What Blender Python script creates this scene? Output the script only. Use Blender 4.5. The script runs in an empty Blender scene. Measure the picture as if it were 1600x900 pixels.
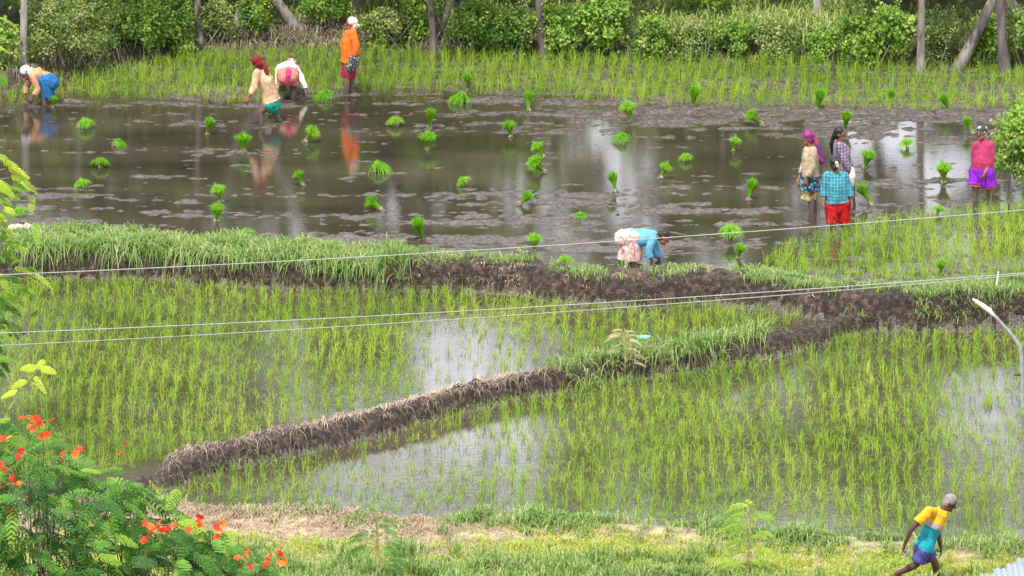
import bpy, math, random
import numpy as np
from mathutils import Vector, Matrix, noise
R = np.random.default_rng(7)
random.seed(7)
SC = bpy.context.scene
COL = SC.collection
RAD = math.radians
# ------------------------------------------------------------------ camera, world, sun, exposure
PITCH = RAD(13.0); DIST = 146.8; FPX = 14680.0
cam_pos = np.array([0, -DIST*math.cos(PITCH), DIST*math.sin(PITCH)])
FW = np.array([0, math.cos(PITCH), -math.sin(PITCH)]); UP = np.array([0, math.sin(PITCH), math.cos(PITCH)])
cd = bpy.data.cameras.new('camera'); cam = bpy.data.objects.new('camera', cd); COL.objects.link(cam)
cam.location = cam_pos; cam.rotation_euler = (math.pi/2-PITCH, 0, 0)
cd.sensor_width = 36; cd.lens = FPX*36/1600; cd.clip_start = 1; cd.clip_end = 3000
SC.camera = cam
SUN_EL, SUN_AZ = RAD(61), RAD(205)       # azimuth from +y, clockwise: behind the camera and a little left
w = bpy.data.worlds.new('World'); SC.world = w; w.use_nodes = True
nt = w.node_tree; nt.nodes.clear(); N = nt.nodes.new; L = nt.links.new
out = N('ShaderNodeOutputWorld'); bg = N('ShaderNodeBackground'); sky = N('ShaderNodeTexSky')
sky.sky_type = 'NISHITA'; sky.sun_disc = False; sky.sun_elevation = SUN_EL; sky.sun_rotation = SUN_AZ
sky.dust_density = 2.0
tc = N('ShaderNodeTexCoord'); mp = N('ShaderNodeMapping'); mp.inputs['Scale'].default_value = (2.2, 2.2, 7)
nz = N('ShaderNodeTexNoise'); nz.inputs['Scale'].default_value = 1.6; nz.inputs['Detail'].default_value = 6
rp = N('ShaderNodeValToRGB'); rp.color_ramp.elements[0].position = 0.36; rp.color_ramp.elements[1].position = 0.52
mx = N('ShaderNodeMixRGB'); mx.inputs['Color2'].default_value = (29, 29.5, 32.5, 1)
L(tc.outputs['Generated'], mp.inputs['Vector']); L(mp.outputs[0], nz.inputs['Vector']); L(nz.outputs['Fac'], rp.inputs[0])
L(rp.outputs[0], mx.inputs['Fac']); L(sky.outputs[0], mx.inputs['Color1']); L(mx.outputs[0], bg.inputs[0])
bg.inputs[1].default_value = 0.07; L(bg.outputs[0], out.inputs[0])
sd = bpy.data.lights.new('sun', 'SUN'); sd.energy = 4.9; sd.angle = RAD(0.6); sd.color = (1, 0.95, 0.87)
so = bpy.data.objects.new('sun', sd); COL.objects.link(so)
sdir = Vector((math.sin(SUN_AZ)*math.cos(SUN_EL), math.cos(SUN_AZ)*math.cos(SUN_EL), math.sin(SUN_EL)))
so.rotation_euler = sdir.to_track_quat('Z', 'Y').to_euler()
SC.view_settings.view_transform = 'Standard'; SC.view_settings.look = 'None'
SC.view_settings.exposure = 0.22; SC.view_settings.gamma = 1
SC.cycles.max_bounces = 6; SC.cycles.transparent_max_bounces = 8; SC.cycles.use_adaptive_sampling = True
# ------------------------------------------------------------------ helpers
def ray(px, py):
    return FW*FPX + np.array([1.0, 0, 0])*(px-800) + UP*(450-py)
def G(px, py, z=0.0):                       # where the sight line meets height z
    d = ray(px, py); t = (z-cam_pos[2])/d[2]; return cam_pos + d*t
def AY(px, py, y):                          # where the sight line meets the upright plane at depth y
    d = ray(px, py); t = (y-cam_pos[1])/d[1]; return cam_pos + d*t
def project(P):
    P = np.asarray(P, float) - cam_pos
    dz = P @ FW
    return 800 + FPX*P[..., 0]/dz, 450 - FPX*(P @ UP)/dz
def tag(o, label=None, cat=None, group=None, kind=None):
    if label: o['label'] = label
    if cat: o['category'] = cat
    if group: o['group'] = group
    if kind: o['kind'] = kind
    return o
def link(name, me, m=None, parent=None):
    o = bpy.data.objects.new(name, me); COL.objects.link(o)
    if m is not None and me is not None and len(me.materials) == 0: me.materials.append(m)
    if parent is not None: o.parent = parent
    return o
def empty(name, loc, label, cat, group=None):
    o = bpy.data.objects.new(name, None); COL.objects.link(o); o.location = loc; o.empty_display_size = .1
    return tag(o, label, cat, group)
def npmesh(name, V, F, rnd=None, smooth=False, attrs=None):
    V = np.asarray(V, np.float32).reshape(-1, 3); F = np.asarray(F, np.int32)
    k = F.shape[1]; me = bpy.data.meshes.new(name)
    me.vertices.add(len(V)); me.vertices.foreach_set('co', V.ravel())
    me.loops.add(F.size); me.loops.foreach_set('vertex_index', F.ravel())
    me.polygons.add(len(F)); me.polygons.foreach_set('loop_start', np.arange(0, F.size, k, dtype=np.int32))
    if smooth: me.polygons.foreach_set('use_smooth', np.ones(len(F), bool))
    me.update(calc_edges=True)
    if rnd is not None: attrs = dict(attrs or {}, rnd=rnd)
    for n_, a in (attrs or {}).items():
        at = me.attributes.new(n_, 'FLOAT', 'POINT'); at.data.foreach_set('value', np.asarray(a, np.float32))
    return me
def vnoise(x, y, s, seed=0):                # smooth value noise, numpy
    x = np.asarray(x, float)/s + seed*17.3; y = np.asarray(y, float)/s + seed*7.7
    xi, yi = np.floor(x), np.floor(y); fx, fy = x-xi, y-yi
    fx = fx*fx*(3-2*fx); fy = fy*fy*(3-2*fy)
    def h(a, b):
        n = np.sin(a*127.1 + b*311.7 + seed*13.7)*43758.5453; return n-np.floor(n)
    return (h(xi, yi)*(1-fx)*(1-fy) + h(xi+1, yi)*fx*(1-fy) + h(xi, yi+1)*(1-fx)*fy + h(xi+1, yi+1)*fx*fy)
def fbm(x, y, s, seed=0, o=4):
    t = 0; a = 1; tot = 0
    for k in range(o): t = t + a*vnoise(x, y, s/2**k, seed+k*3); tot += a; a *= .5
    return t/tot
# ------------------------------------------------------------------ materials
def newmat(name):
    m = bpy.data.materials.new(name); m.use_nodes = True; t = m.node_tree
    return m, t, t.nodes['Principled BSDF'], t.nodes['Material Output']
def ramp(t, cols, pos=None):
    r = t.nodes.new('ShaderNodeValToRGB'); e = r.color_ramp.elements
    while len(e) < len(cols): e.new(1)
    for i, c in enumerate(cols):
        e[i].position = pos[i] if pos else i/(len(cols)-1); e[i].color = (*c, 1)
    return r
def nnode(t, scale, detail=4, vec=None, stretch=None, coord='Object'):
    n = t.nodes.new('ShaderNodeTexNoise'); n.inputs['Scale'].default_value = scale; n.inputs['Detail'].default_value = detail
    c = t.nodes.new('ShaderNodeTexCoord')
    if stretch:
        mpn = t.nodes.new('ShaderNodeMapping'); mpn.inputs['Scale'].default_value = stretch
        t.links.new(c.outputs[coord], mpn.inputs[0]); t.links.new(mpn.outputs[0], n.inputs['Vector'])
    else: t.links.new(c.outputs[coord], n.inputs['Vector'])
    return n
def mat(name, cols, rough=.8, scale=6, detail=5, bump=0.0, bscale=None, stretch=None, spec=.3, bdist=.02):
    m, t, b, o = newmat(name)
    n = nnode(t, scale, detail, stretch=stretch); r = ramp(t, cols, [.3+.4*i/max(1, len(cols)-1) for i in range(len(cols))])
    t.links.new(n.outputs['Fac'], r.inputs[0]); t.links.new(r.outputs[0], b.inputs['Base Color'])
    b.inputs['Roughness'].default_value = rough; b.inputs['Specular IOR Level'].default_value = spec
    if bump:
        n2 = nnode(t, bscale or scale*3, 6, stretch=stretch); bn = t.nodes.new('ShaderNodeBump')
        bn.inputs['Strength'].default_value = bump; bn.inputs['Distance'].default_value = bdist
        t.links.new(n2.outputs['Fac'], bn.inputs['Height']); t.links.new(bn.outputs[0], b.inputs['Normal'])
    return m
def leafmat(name, cols, trans=.35, rough=.5, spec=.35):
    m, t, b, o = newmat(name)
    a = t.nodes.new('ShaderNodeAttribute'); a.attribute_name = 'rnd'
    r = ramp(t, cols); t.links.new(a.outputs['Fac'], r.inputs[0])
    t.links.new(r.outputs[0], b.inputs['Base Color']); b.inputs['Roughness'].default_value = rough
    b.inputs['Specular IOR Level'].default_value = spec
    tr = t.nodes.new('ShaderNodeBsdfTranslucent')
    hs = t.nodes.new('ShaderNodeHueSaturation'); hs.inputs['Value'].default_value = 1.5; hs.inputs['Hue'].default_value = .49
    t.links.new(r.outputs[0], hs.inputs['Color']); t.links.new(hs.outputs[0], tr.inputs[0])
    ms = t.nodes.new('ShaderNodeMixShader'); ms.inputs[0].default_value = trans
    t.links.new(b.outputs[0], ms.inputs[1]); t.links.new(tr.outputs[0], ms.inputs[2]); t.links.new(ms.outputs[0], o.inputs[0])
    return m
M_rice = leafmat('rice_green', [(.10, .20, .018), (.19, .34, .025), (.31, .45, .04), (.46, .48, .11)], .42)
M_bundle = leafmat('seedling_bundle_green', [(.09, .26, .008), (.15, .40, .012), (.23, .50, .02), (.42, .50, .12)], .4)
M_grass = leafmat('bank_grass_green', [(.045, .105, .016), (.10, .20, .03), (.18, .29, .06), (.30, .37, .13), (.42, .40, .2)], .3)
M_ygrass = leafmat('yellow_green_grass', [(.11, .20, .02), (.22, .33, .03), (.36, .42, .06), (.52, .46, .17)], .35)
M_straw = leafmat('dry_straw', [(.16, .12, .09), (.30, .225, .16), (.42, .33, .22), (.55, .45, .30)], .2, .8, .1)
M_deadgrass = leafmat('dead_grass', [(.07, .055, .045), (.20, .155, .125), (.42, .33, .24), (.60, .47, .33)], .15, .8, .1)
M_hedge = leafmat('hedge_leaves', [(.028, .075, .010), (.07, .165, .020), (.15, .28, .035), (.26, .38, .055), (.42, .42, .13)], .33)
M_hedge_l = leafmat('hedge_leaves_light', [(.045, .12, .016), (.11, .235, .028), (.21, .37, .045), (.32, .44, .08), (.44, .44, .15)], .35)
M_hedge_g = leafmat('hedge_leaves_dusty', [(.04, .085, .015), (.10, .175, .03), (.19, .28, .055), (.31, .34, .12), (.44, .36, .2)], .3)
M_flame = leafmat('flame_tree_leaves', [(.025, .09, .016), (.05, .16, .02), (.10, .26, .028), (.26, .40, .03)], .35)
M_feather = leafmat('feathery_leaves', [(.07, .17, .02), (.14, .29, .025), (.27, .42, .03), (.44, .50, .05)], .4)
M_petal = leafmat('flame_petals', [(.62, .025, .012), (.78, .08, .012), (.84, .20, .02), (.88, .38, .03)], .3)
M_bark = mat('bark', [(.08, .065, .055), (.19, .165, .145), (.30, .27, .24)], .9, 9, 6, .6, 30, (1, 1, .3))
M_barkpale = mat('pale_bark', [(.17, .15, .13), (.32, .29, .26), (.42, .39, .36)], .85, 8, 6, .4, 25, (1, 1, .3))
M_barkdark = mat('dark_bark', [(.05, .04, .035), (.11, .09, .08), (.16, .14, .12)], .9, 8, 6, .5, 25, (1, 1, .3))
M_mud = mat('wet_mud', [(.030, .022, .017), (.070, .053, .043), (.135, .105, .09)], .33, 14, 8, 1.0, 26, spec=.7, bdist=.05)
M_bund = mat('bund_mud', [(.012, .008, .006), (.042, .028, .020), (.13, .09, .066)], .7, 11, 10, 1.0, 34, spec=.35, bdist=.07)
M_soil = mat('straw_soil', [(.16, .12, .08), (.30, .24, .15), (.42, .35, .22)], .9, 5, 8, .7, 30, bdist=.03)
M_backsoil = mat('bank_soil', [(.04, .035, .025), (.08, .08, .035), (.12, .14, .05)], .95, 3, 8, .7, 20, bdist=.05)
M_rock = mat('pinkish_rock', [(.30, .21, .17), (.45, .34, .28), (.52, .44, .38)], .85, 12, 6, .5, 40)
M_rockw = mat('pale_stone', [(.36, .33, .28), (.5, .47, .4), (.58, .55, .5)], .85, 12, 6, .5, 40)
def watermat(name, tint=(1, 1, 1), scale=1.0, rough=.018):
    m, t, b, o = newmat(name)
    n = nnode(t, .5, 6, stretch=(.5, 1.6, 1)); r = ramp(t, [(.026*tint[0], .020*tint[1], .015*tint[2]), (.052*tint[0], .041*tint[1], .031*tint[2])], [.35, .65])
    t.links.new(n.outputs['Fac'], r.inputs[0]); t.links.new(r.outputs[0], b.inputs['Base Color'])
    b.inputs['IOR'].default_value = 1.52; b.inputs['Specular IOR Level'].default_value = .5
    n3 = nnode(t, .8, 5, stretch=(.6, 2.5, 1)); rr = ramp(t, [(rough*.6,)*3, (rough*3.2,)*3], [.4, .7])
    t.links.new(n3.outputs['Fac'], rr.inputs[0]); t.links.new(rr.outputs[0], b.inputs['Roughness'])
    n2 = nnode(t, 7, 4, stretch=(.8, 1.6, 1)); bn = t.nodes.new('ShaderNodeBump'); bn.inputs['Strength'].default_value = .05*scale
    bn.inputs['Distance'].default_value = .02
    n4 = nnode(t, 45, 3, stretch=(.7, 1.0, 1)); bn2 = t.nodes.new('ShaderNodeBump'); bn2.inputs['Strength'].default_value = .10*scale
    bn2.inputs['Distance'].default_value = .004
    t.links.new(n2.outputs['Fac'], bn.inputs['Height']); t.links.new(n4.outputs['Fac'], bn2.inputs['Height'])
    t.links.new(bn.outputs[0], bn2.inputs['Normal']); t.links.new(bn2.outputs[0], b.inputs['Normal'])
    return m
M_water = watermat('muddy_water')
M_water2 = watermat('muddy_water_lower', (1.1, 1.05, 1.0), 1.2, .025)
# ------------------------------------------------------------------ terrain
ZT, ZM, ZL = 0.0, -0.33, -0.45            # water levels of the upper, middle and lower plots
GRD = -0.36                               # the straw covered ground in front
def poly(pts, z): return np.array([G(a, b, z)[:2] for a, b in pts])
B1 = poly([(-400, 376), (0, 378), (60, 378), (200, 378), (350, 390), (500, 398), (620, 404), (750, 407), (830, 411), (900, 424), (1000, 431), (1100, 424), (1200, 434), (1290, 446), (1370, 454), (1450, 454), (1550, 452), (1700, 446), (2000, 440)], .10)
B2 = poly([(-400, 800), (0, 768), (120, 752), (200, 742), (262, 722), (330, 700), (430, 680), (580, 645), (700, 612), (800, 588), (880, 575), (960, 560), (1050, 550), (1150, 532), (1220, 520), (1290, 500), (1360, 482)], -.15)
E3 = poly([(-400, 770), (100, 778), (240, 778), (300, 782), (350, 788), (430, 790), (520, 792), (620, 806), (690, 810), (760, 796), (900, 806), (1000, 814), (1200, 828), (1400, 838), (1600, 846), (2000, 860)], -.25)
BK = poly([(-400, 190), (0, 150), (100, 124), (200, 103), (300, 84), (400, 76), (600, 73), (800, 80), (1000, 88), (1200, 95), (1400, 98), (1600, 105), (2000, 112)], 0)
def dseg(x, y, P):                         # distance to a polyline and the running index
    best = np.full(np.shape(x), 1e9); tt = np.zeros(np.shape(x))
    for i in range(len(P)-1):
        a, b = P[i], P[i+1]; ab = b-a; L2 = ab @ ab
        t = np.clip(((x-a[0])*ab[0] + (y-a[1])*ab[1])/L2, 0, 1)
        d = np.hypot(x-a[0]-ab[0]*t, y-a[1]-ab[1]*t); k = d < best
        best = np.where(k, d, best); tt = np.where(k, i+t, tt)
    return best, tt
def yline(x, P): return np.interp(x, P[:, 0], P[:, 1])
sm = lambda a, b, v: (lambda t: t*t*(3-2*t))(np.clip((v-a)/(b-a), 0, 1))
def terrain(x, y):
    """height and region: 0 upper plot mud, 1 upper bund, 2 diagonal bund, 3 front ground, 4 back bank, 5 middle mud, 6 lower mud"""
    x = np.asarray(x, float); y = np.asarray(y, float)
    n1 = fbm(x, y, .5, 1); n2 = fbm(x, y, .16, 2); n3 = fbm(x, y, 2.0, 3)
    d1, t1 = dseg(x, y, B1); d2, t2 = dseg(x, y, B2)
    xr = sm(5.6, 7.0, x)
    w1 = .24 + .28*sm(-1, -4, x) + .06*xr + .12*(n1-.5)
    f1 = 1-sm(0, .26+.1*n1, d1-w1 + .26*(n2-.5))
    w2 = .13 - .07*sm(-4.9, -5.3, x) - .05*sm(3.4, 4.2, x) + .09*(n1-.5); f2 = 1-sm(0, .22, d2-w2+.16*(n2-.5))
    north = y > yline(x, B1)
    above2 = y > yline(x, B2)
    # upper plot: mud streaks running across, breaking the water
    st = fbm(x*.16, y+.12*np.sin(x*.9)+.3*(fbm(x, y, 1.6, 8)-.5), .26, 5, 4); st2 = fbm(x*.3, y, 1.7, 9, 3); fine = fbm(x*.6, y, .11, 12, 4)
    zz = -.029 + .13*(st-.5) + .12*(st2-.5) + .14*(fine-.5)
    band = sm(yline(x, BK)-5.6, yline(x, BK)-3.2, y)           # muddier by the planted strip
    zz = zz + .020*band
    near = sm(3.8, 0, y)*0
    h = np.where(north, zz, np.where(above2, ZM-.07+.03*(n1-.5), ZL-.055+.05*(fbm(x*.4, y, .5, 6)-.45)))
    reg = np.where(north, 0, np.where(above2, 5, 6))
    # front ground
    ye = yline(x, E3) + .25*(n1-.5); g = sm(.28, -.12, y-ye)
    hg = GRD + .10*(n3-.5) + .06*(n1-.5) + .03*(n2-.5) + .10*sm(.8, .0, np.abs(y-ye+.35))
    h = h*(1-g) + hg*g; reg = np.where(g > .3, 3, reg)
    # bunds
    c2 = -.15 - .14*sm(-4.9, -5.2, x) + .08*(n1-.5) + .08*(n2-.5) - .06*sm(6.0, 4.0, np.abs(x-5.9)+4)
    h = np.where(f2 > .01, np.maximum(h, h*(1-f2)+c2*f2), h); reg = np.where((f2 > .25) & (g < .5), 2, reg)
    c1 = .09 + .09*(n1-.5) + .08*(n2-.5) + .03*xr
    h = np.where(f1 > .01, np.maximum(h, h*(1-f1)+c1*f1), h); reg = np.where(f1 > .12, 1, reg)
    cl = fbm(x, y, .13, 71, 3)-.5; h = h + np.where((reg == 1) | (reg == 2), .13*cl*np.maximum(f1, f2), 0)
    # back bank
    yb = yline(x, BK)+.3*(n1-.5); k = sm(-.05, .5, y-yb)
    hb = .22 + .3*(n3-.5) + .1*(n2-.5) + .02*np.clip(y-yb, 0, 20)
    h = h*(1-k)+hb*k; reg = np.where(k > .3, 4, reg)
    return h, reg
# ------------------------------------------------------------------ ground sheets
def build_terrain():
    xs = np.arange(-14, 14.01, .065); ys = np.arange(-24, 26.01, .055)
    X, Y = np.meshgrid(xs, ys); H, RG = terrain(X, Y)
    nx, ny = len(xs), len(ys)
    idx = np.arange(nx*ny).reshape(ny, nx)
    F = np.stack([idx[:-1, :-1], idx[:-1, 1:], idx[1:, 1:], idx[1:, :-1]], -1).reshape(-1, 4)
    V = np.stack([X, Y, H], -1).reshape(-1, 3); rg = RG[:-1, :-1].reshape(-1)
    for k, (nm, m) in {0: ('mud_flat', M_mud), 1: ('mud_bund', M_bund), 2: ('diagonal_mud_bund', M_bund), 3: ('ground', M_soil), 4: ('field_bank', M_backsoil), 5: ('middle_plot_mud', M_mud), 6: ('lower_plot_mud', M_mud)}.items():
        f = F[rg == k]; u, inv = np.unique(f, return_inverse=True)
        tag(link(nm, npmesh(nm, V[u], inv.reshape(f.shape), smooth=True), m), kind='structure')
build_terrain()
def sheet(name, P, m):
    V = np.array([(a[0], a[1], a[2]) for a in P]); n = len(V)//2
    F = [[i, i+1, 2*n-2-i, 2*n-1-i] for i in range(n-1)]
    return tag(link(name, npmesh(name, V, F), m), kind='structure')
xs = np.linspace(-14, 14, 57)
def strip(name, lo, hi, z, m):
    sheet(name, [(x, lo(x), z) for x in xs]+[(x, hi(x), z) for x in xs[::-1]], m)
strip('upper_plot_water', lambda x: yline(x, B1), lambda x: yline(x, BK)+.35, ZT, M_water)
strip('middle_plot_water', lambda x: min(yline(x, B2), yline(x, B1)), lambda x: yline(x, B1), ZM, M_water2)
strip('lower_plot_water', lambda x: yline(x, E3)-.2, lambda x: min(yline(x, B2) if x < B2[-1, 0] else 99, yline(x, B1)), ZL, M_water2)
def far_ground():                          # one coarse sheet out to the horizon, just under the detailed ground
    V = [(-1500, -900, -.9), (1500, -900, -.9), (1500, 2500, -.9), (-1500, 2500, -.9)]
    for (x0, y0, x1, y1) in []: pass
    tag(link('far_ground', npmesh('far_ground', V, [[0, 1, 2, 3]]), mat('field_green', [(.06, .10, .03), (.14, .18, .05), (.2, .2, .08)], .95, .15, 8)), kind='structure')
far_ground()
# ------------------------------------------------------------------ blades and leaves
def inpoly(px, py, P):
    P = np.asarray(P, float); c = np.zeros(px.shape, bool); j = len(P)-1
    for i in range(len(P)):
        xi, yi = P[i]; xj, yj = P[j]
        c ^= ((yi > py) != (yj > py)) & (px < (xj-xi)*(py-yi)/(yj-yi+1e-9)+xi); j = i
    return c
def blades(P, h, az, lean, width, rnd, droop=.3):
    """P (n,3) bases; returns V, F, rnd of three-level tapered blades"""
    n = len(P); d = np.stack([np.cos(az), np.sin(az), np.zeros(n)], -1)
    wa = az + math.pi/2 + R.normal(0, .5, n); wv = np.stack([np.cos(wa), np.sin(wa), np.zeros(n)], -1)*(width/2)[:, None]
    up = np.array([0, 0, 1.0]); h_ = h[:, None]; l = lean[:, None]; dr = droop if np.isscalar(droop) else droop[:, None]
    p1 = P + h_*(.5*up*(1-.3*l) + .28*l*d)
    p2 = P + h_*(up*(.85-.45*l-.25*dr*l) + .75*l*d)
    p3 = P + h_*(up*(1.0-.75*l-.9*dr*l) + 1.1*l*d)
    V = np.stack([P-wv*.8, P+wv*.8, p1-wv, p1+wv, p2-wv*.75, p2+wv*.75, p3-wv*.12, p3+wv*.12], 1).reshape(-1, 3)
    b = (np.arange(n)*8)[:, None, None]
    F = (np.array([[0, 1, 3, 2], [2, 3, 5, 4], [4, 5, 7, 6]])[None]+b).reshape(-1, 4)
    return V, F, np.repeat(rnd, 8)
def tufts(C, hmean, nb, spread, width, leanr=(.1, .6), rbias=None, droop=.3, az0=None, azs=9):
    n = len(C); k = R.poisson(nb, n).clip(2); idx = np.repeat(np.arange(n), k); m = len(idx)
    hm = (hmean if not np.isscalar(hmean) else np.full(n, hmean))[idx]
    P = C[idx] + np.stack([R.normal(0, spread, m), R.normal(0, spread, m), np.zeros(m)], -1)
    az = R.uniform(0, 2*math.pi, m) if az0 is None else R.normal(az0, azs, m)
    rn = np.clip((R.uniform(0, 1, n) if rbias is None else rbias)[idx]*.5 + R.uniform(0, .6, m)-.05, 0, 1)
    return blades(P, hm*R.uniform(.6, 1.1, m), az, R.uniform(*leanr, m), width*R.uniform(.7, 1.3, m), rn, droop)
def quads(C, u, nrm, Ln, Wd, fold=.15):
    """leaf rhombs: centre, long axis, normal"""
    s = np.cross(nrm, u); s /= np.linalg.norm(s, axis=1)[:, None]+1e-9
    a = C-u*(Ln/2)[:, None]; b = C+u*(Ln/2)[:, None]; q = s*(Wd/2)[:, None]; f = nrm*(Wd*fold)[:, None]; c0 = C+u*(Ln*.05)[:, None]
    V = np.stack([a, c0+q+f, b, c0-q+f], 1).reshape(-1, 3)
    return V, (np.arange(len(C))*4)[:, None]+np.arange(4)[None]
def unit(v): return v/(np.linalg.norm(v, axis=-1, keepdims=True)+1e-9)
def merge(parts):
    V = []; F = []; A = []; o = 0
    for v, f, a in parts: V.append(v); F.append(f+o); A.append(a); o += len(v)
    return np.concatenate(V), np.concatenate(F), np.concatenate(A)
def tube(path, radii, seg=8, cap=True):
    path = np.asarray(path, float); radii = np.asarray(radii, float); n = len(path)
    t = np.gradient(path, axis=0); t = unit(t); ref = np.array([0, 0, 1.0]) if abs(t[0][2]) < .9 else np.array([1.0, 0, 0])
    V = []
    u = unit(np.cross(ref, t[0]))
    for i in range(n):
        u = unit(u - t[i]*(u @ t[i])); v = np.cross(t[i], u)
        a = np.linspace(0, 2*math.pi, seg, endpoint=False)
        V.append(path[i]+radii[i]*(np.cos(a)[:, None]*u+np.sin(a)[:, None]*v))
    V = np.concatenate(V); F = []
    for i in range(n-1):
        for k in range(seg): F.append([i*seg+k, i*seg+(k+1) % seg, (i+1)*seg+(k+1) % seg, (i+1)*seg+k])
    if cap:
        V = np.concatenate([V, path[:1], path[-1:]]); b = n*seg
        for k in range(seg):
            k2 = (k+1) % seg
            F.append([b, k2, k, b]); F.append([b+1, (n-1)*seg+k, (n-1)*seg+k2, b+1])
    return V, np.array(F)
def clean(me):
    me.validate(); return me
def tubemesh(name, specs, seg=8, smooth=True):
    return clean(npmesh(name, *merge([(v, f, np.zeros(len(v))) for v, f in [tube(p, r, seg) for p, r in specs]])[:2], smooth=smooth))
# ------------------------------------------------------------------ rice
def rice(name, label, polypx, z, sx, sy, h, dens=None, nb=11, seedx=0):
    Pp = [G(a, b, z)[:2] for a, b in polypx]; P = np.array(Pp)
    x0, y0 = P.min(0); x1, y1 = P.max(0)
    gx = np.arange(x0, x1, sx); gy = np.arange(y0, y1, sy)
    X, Y = np.meshgrid(gx, gy); X = X.ravel(); Y = Y.ravel()
    X = X + .09*np.sin(Y*.6+seedx) + .3*(fbm(X, Y, 2.0, 4+seedx)-.5) + R.normal(0, .032, X.shape); Y = Y + R.normal(0, .07, Y.shape)
    Y = Y + sy*((np.arange(X.size) % len(gx))*.618 % 1.0); k = inpoly(X, Y, P) & (R.uniform(0, 1, X.shape) < .9); X, Y = X[k], Y[k]
    px, py = project(np.stack([X, Y, np.full(X.shape, z)], -1))
    hh = np.full(X.shape, h)*(.75+.5*fbm(X, Y, .8, 11))*R.uniform(.7, 1.15, X.shape)
    if dens:
        for (cx, cy, rx, ry, am) in dens:
            q = np.exp(-(((px-cx)/rx)**2+((py-cy)/ry)**2)**2); keep = R.uniform(0, 1, X.shape) > am*q
            hh = hh*(1-.3*am*q)
            X, Y, px, py, hh = X[keep], Y[keep], px[keep], py[keep], hh[keep]
    C = np.stack([X, Y, np.full(X.shape, z-.05)], -1)
    V, F, A = tufts(C, hh+.05, nb, .028, .0056, (.03, .85), rbias=np.clip(fbm(X, Y, 1.2, 8)*1.3-.2, 0, 1))
    o = link(name, npmesh(name, V, F, A), M_rice); tag(o, label, 'rice', kind='stuff'); return len(X)
nr = rice('rice_seedlings', 'yellow green rice planted in rows in the lower plot below the diagonal bund',
     [(140, 776), (240, 768), (300, 742), (430, 700), (600, 662), (760, 618), (900, 588), (1060, 566), (1200, 540), (1300, 505), (1400, 495), (1700, 500), (1700, 850), (1400, 834), (1200, 826), (1000, 812), (760, 796), (620, 803), (520, 790), (350, 786)], ZL,
     .215, .105, .275, [(620, 740, 240, 60, .45), (1560, 640, 70, 80, .45), (700, 700, 120, 40, .3)], 7, 1)
nr += rice('rice_seedlings', 'yellow green rice planted in the middle plot between the two bunds',
     [(-100, 440), (60, 440), (300, 440), (520, 444), (700, 446), (900, 460), (1100, 468), (1300, 474), (1330, 480), (1270, 500), (1180, 522), (1080, 538), (960, 548), (880, 565), (800, 582), (700, 604), (560, 642), (430, 672), (320, 700), (240, 722), (130, 748), (-100, 770)], ZM,
     .205, .10, .265, [(710, 560, 75, 60, .8), (840, 560, 40, 40, .6), (400, 590, 35, 60, .4), (500, 600, 30, 60, .3)], 7, 2)
nr += rice('rice_seedlings', 'band of freshly planted rice along the far edge of the upper plot',
     [(-100, 178), (0, 152), (100, 126), (200, 106), (300, 87), (400, 80), (600, 76), (800, 83), (1000, 91), (1200, 98), (1400, 102), (1700, 110), (1700, 170), (1560, 172), (1450, 178), (1300, 172), (1200, 172), (1000, 164), (800, 150), (650, 144), (560, 146), (480, 150), (400, 162), (330, 160), (200, 156), (110, 152), (60, 162), (0, 166), (-100, 190)], ZT,
     .22, .11, .35, None, 9, 3)
nr += rice('rice_seedlings', 'patch of planted rice at the near right corner of the upper plot',
     [(1185, 408), (1230, 388), (1290, 366), (1340, 348), (1450, 336), (1600, 318), (1700, 315), (1700, 440), (1450, 443), (1370, 443), (1280, 436), (1200, 422)], ZT,
     .205, .11, .30, None, 9, 4)
# ------------------------------------------------------------------ grass on the bunds and the front ground
def scatter(n, x0, x1, y0, y1, keep):
    X = R.uniform(x0, x1, n); Y = R.uniform(y0, y1, n); k = keep(X, Y); X, Y = X[k], Y[k]
    H, rg = terrain(X, Y); return X, Y, H, rg
def px_of(X, Y, H): return project(np.stack([X, Y, H], -1))
def grass(name, label, X, Y, H, h, nb, width, m, leanr=(.3, 1.0), droop=.8, spread=.03, rb=None, az0=None, azs=9):
    V, F, A = tufts(np.stack([X, Y, H-.01], -1), h, nb, spread, width, leanr, rb, droop, az0, azs)
    return tag(link(name, npmesh(name, V, F, A), m), label, 'grass', kind='stuff')
def near(P, w): return lambda X, Y: dseg(X, Y, P)[0] < w
b1y0, b1y1 = B1[:, 1].min()-1.2, B1[:, 1].max()+1.2
# thick grass on the left of the upper bund
X, Y, H, rg = scatter(30000, -11, 1, b1y0, b1y1, near(B1, .85)); px, py = px_of(X, Y, H)
cov = np.clip(1-(px-590)/60, 0, 1)*(.45+1.1*(fbm(X, Y, .5, 21)-.3)); k = (R.uniform(0, 1, X.shape) < cov) & (H > -.12) & ((Y > yline(X, B1)-.60) | (R.uniform(0, 1, X.shape) < .25))
X, Y, H = X[k], Y[k], H[k]
grass('bund_grass', 'thick drooping green grass on the left half of the upper bund', X, Y, H, .10+.62*np.clip(fbm(X, Y, .35, 22)-.12, 0, 1), 6, .014, M_grass, (.3, 1.15), 1.0, rb=np.clip(1.5*fbm(X, Y, .4, 29)-.25, 0, 1))
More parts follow.
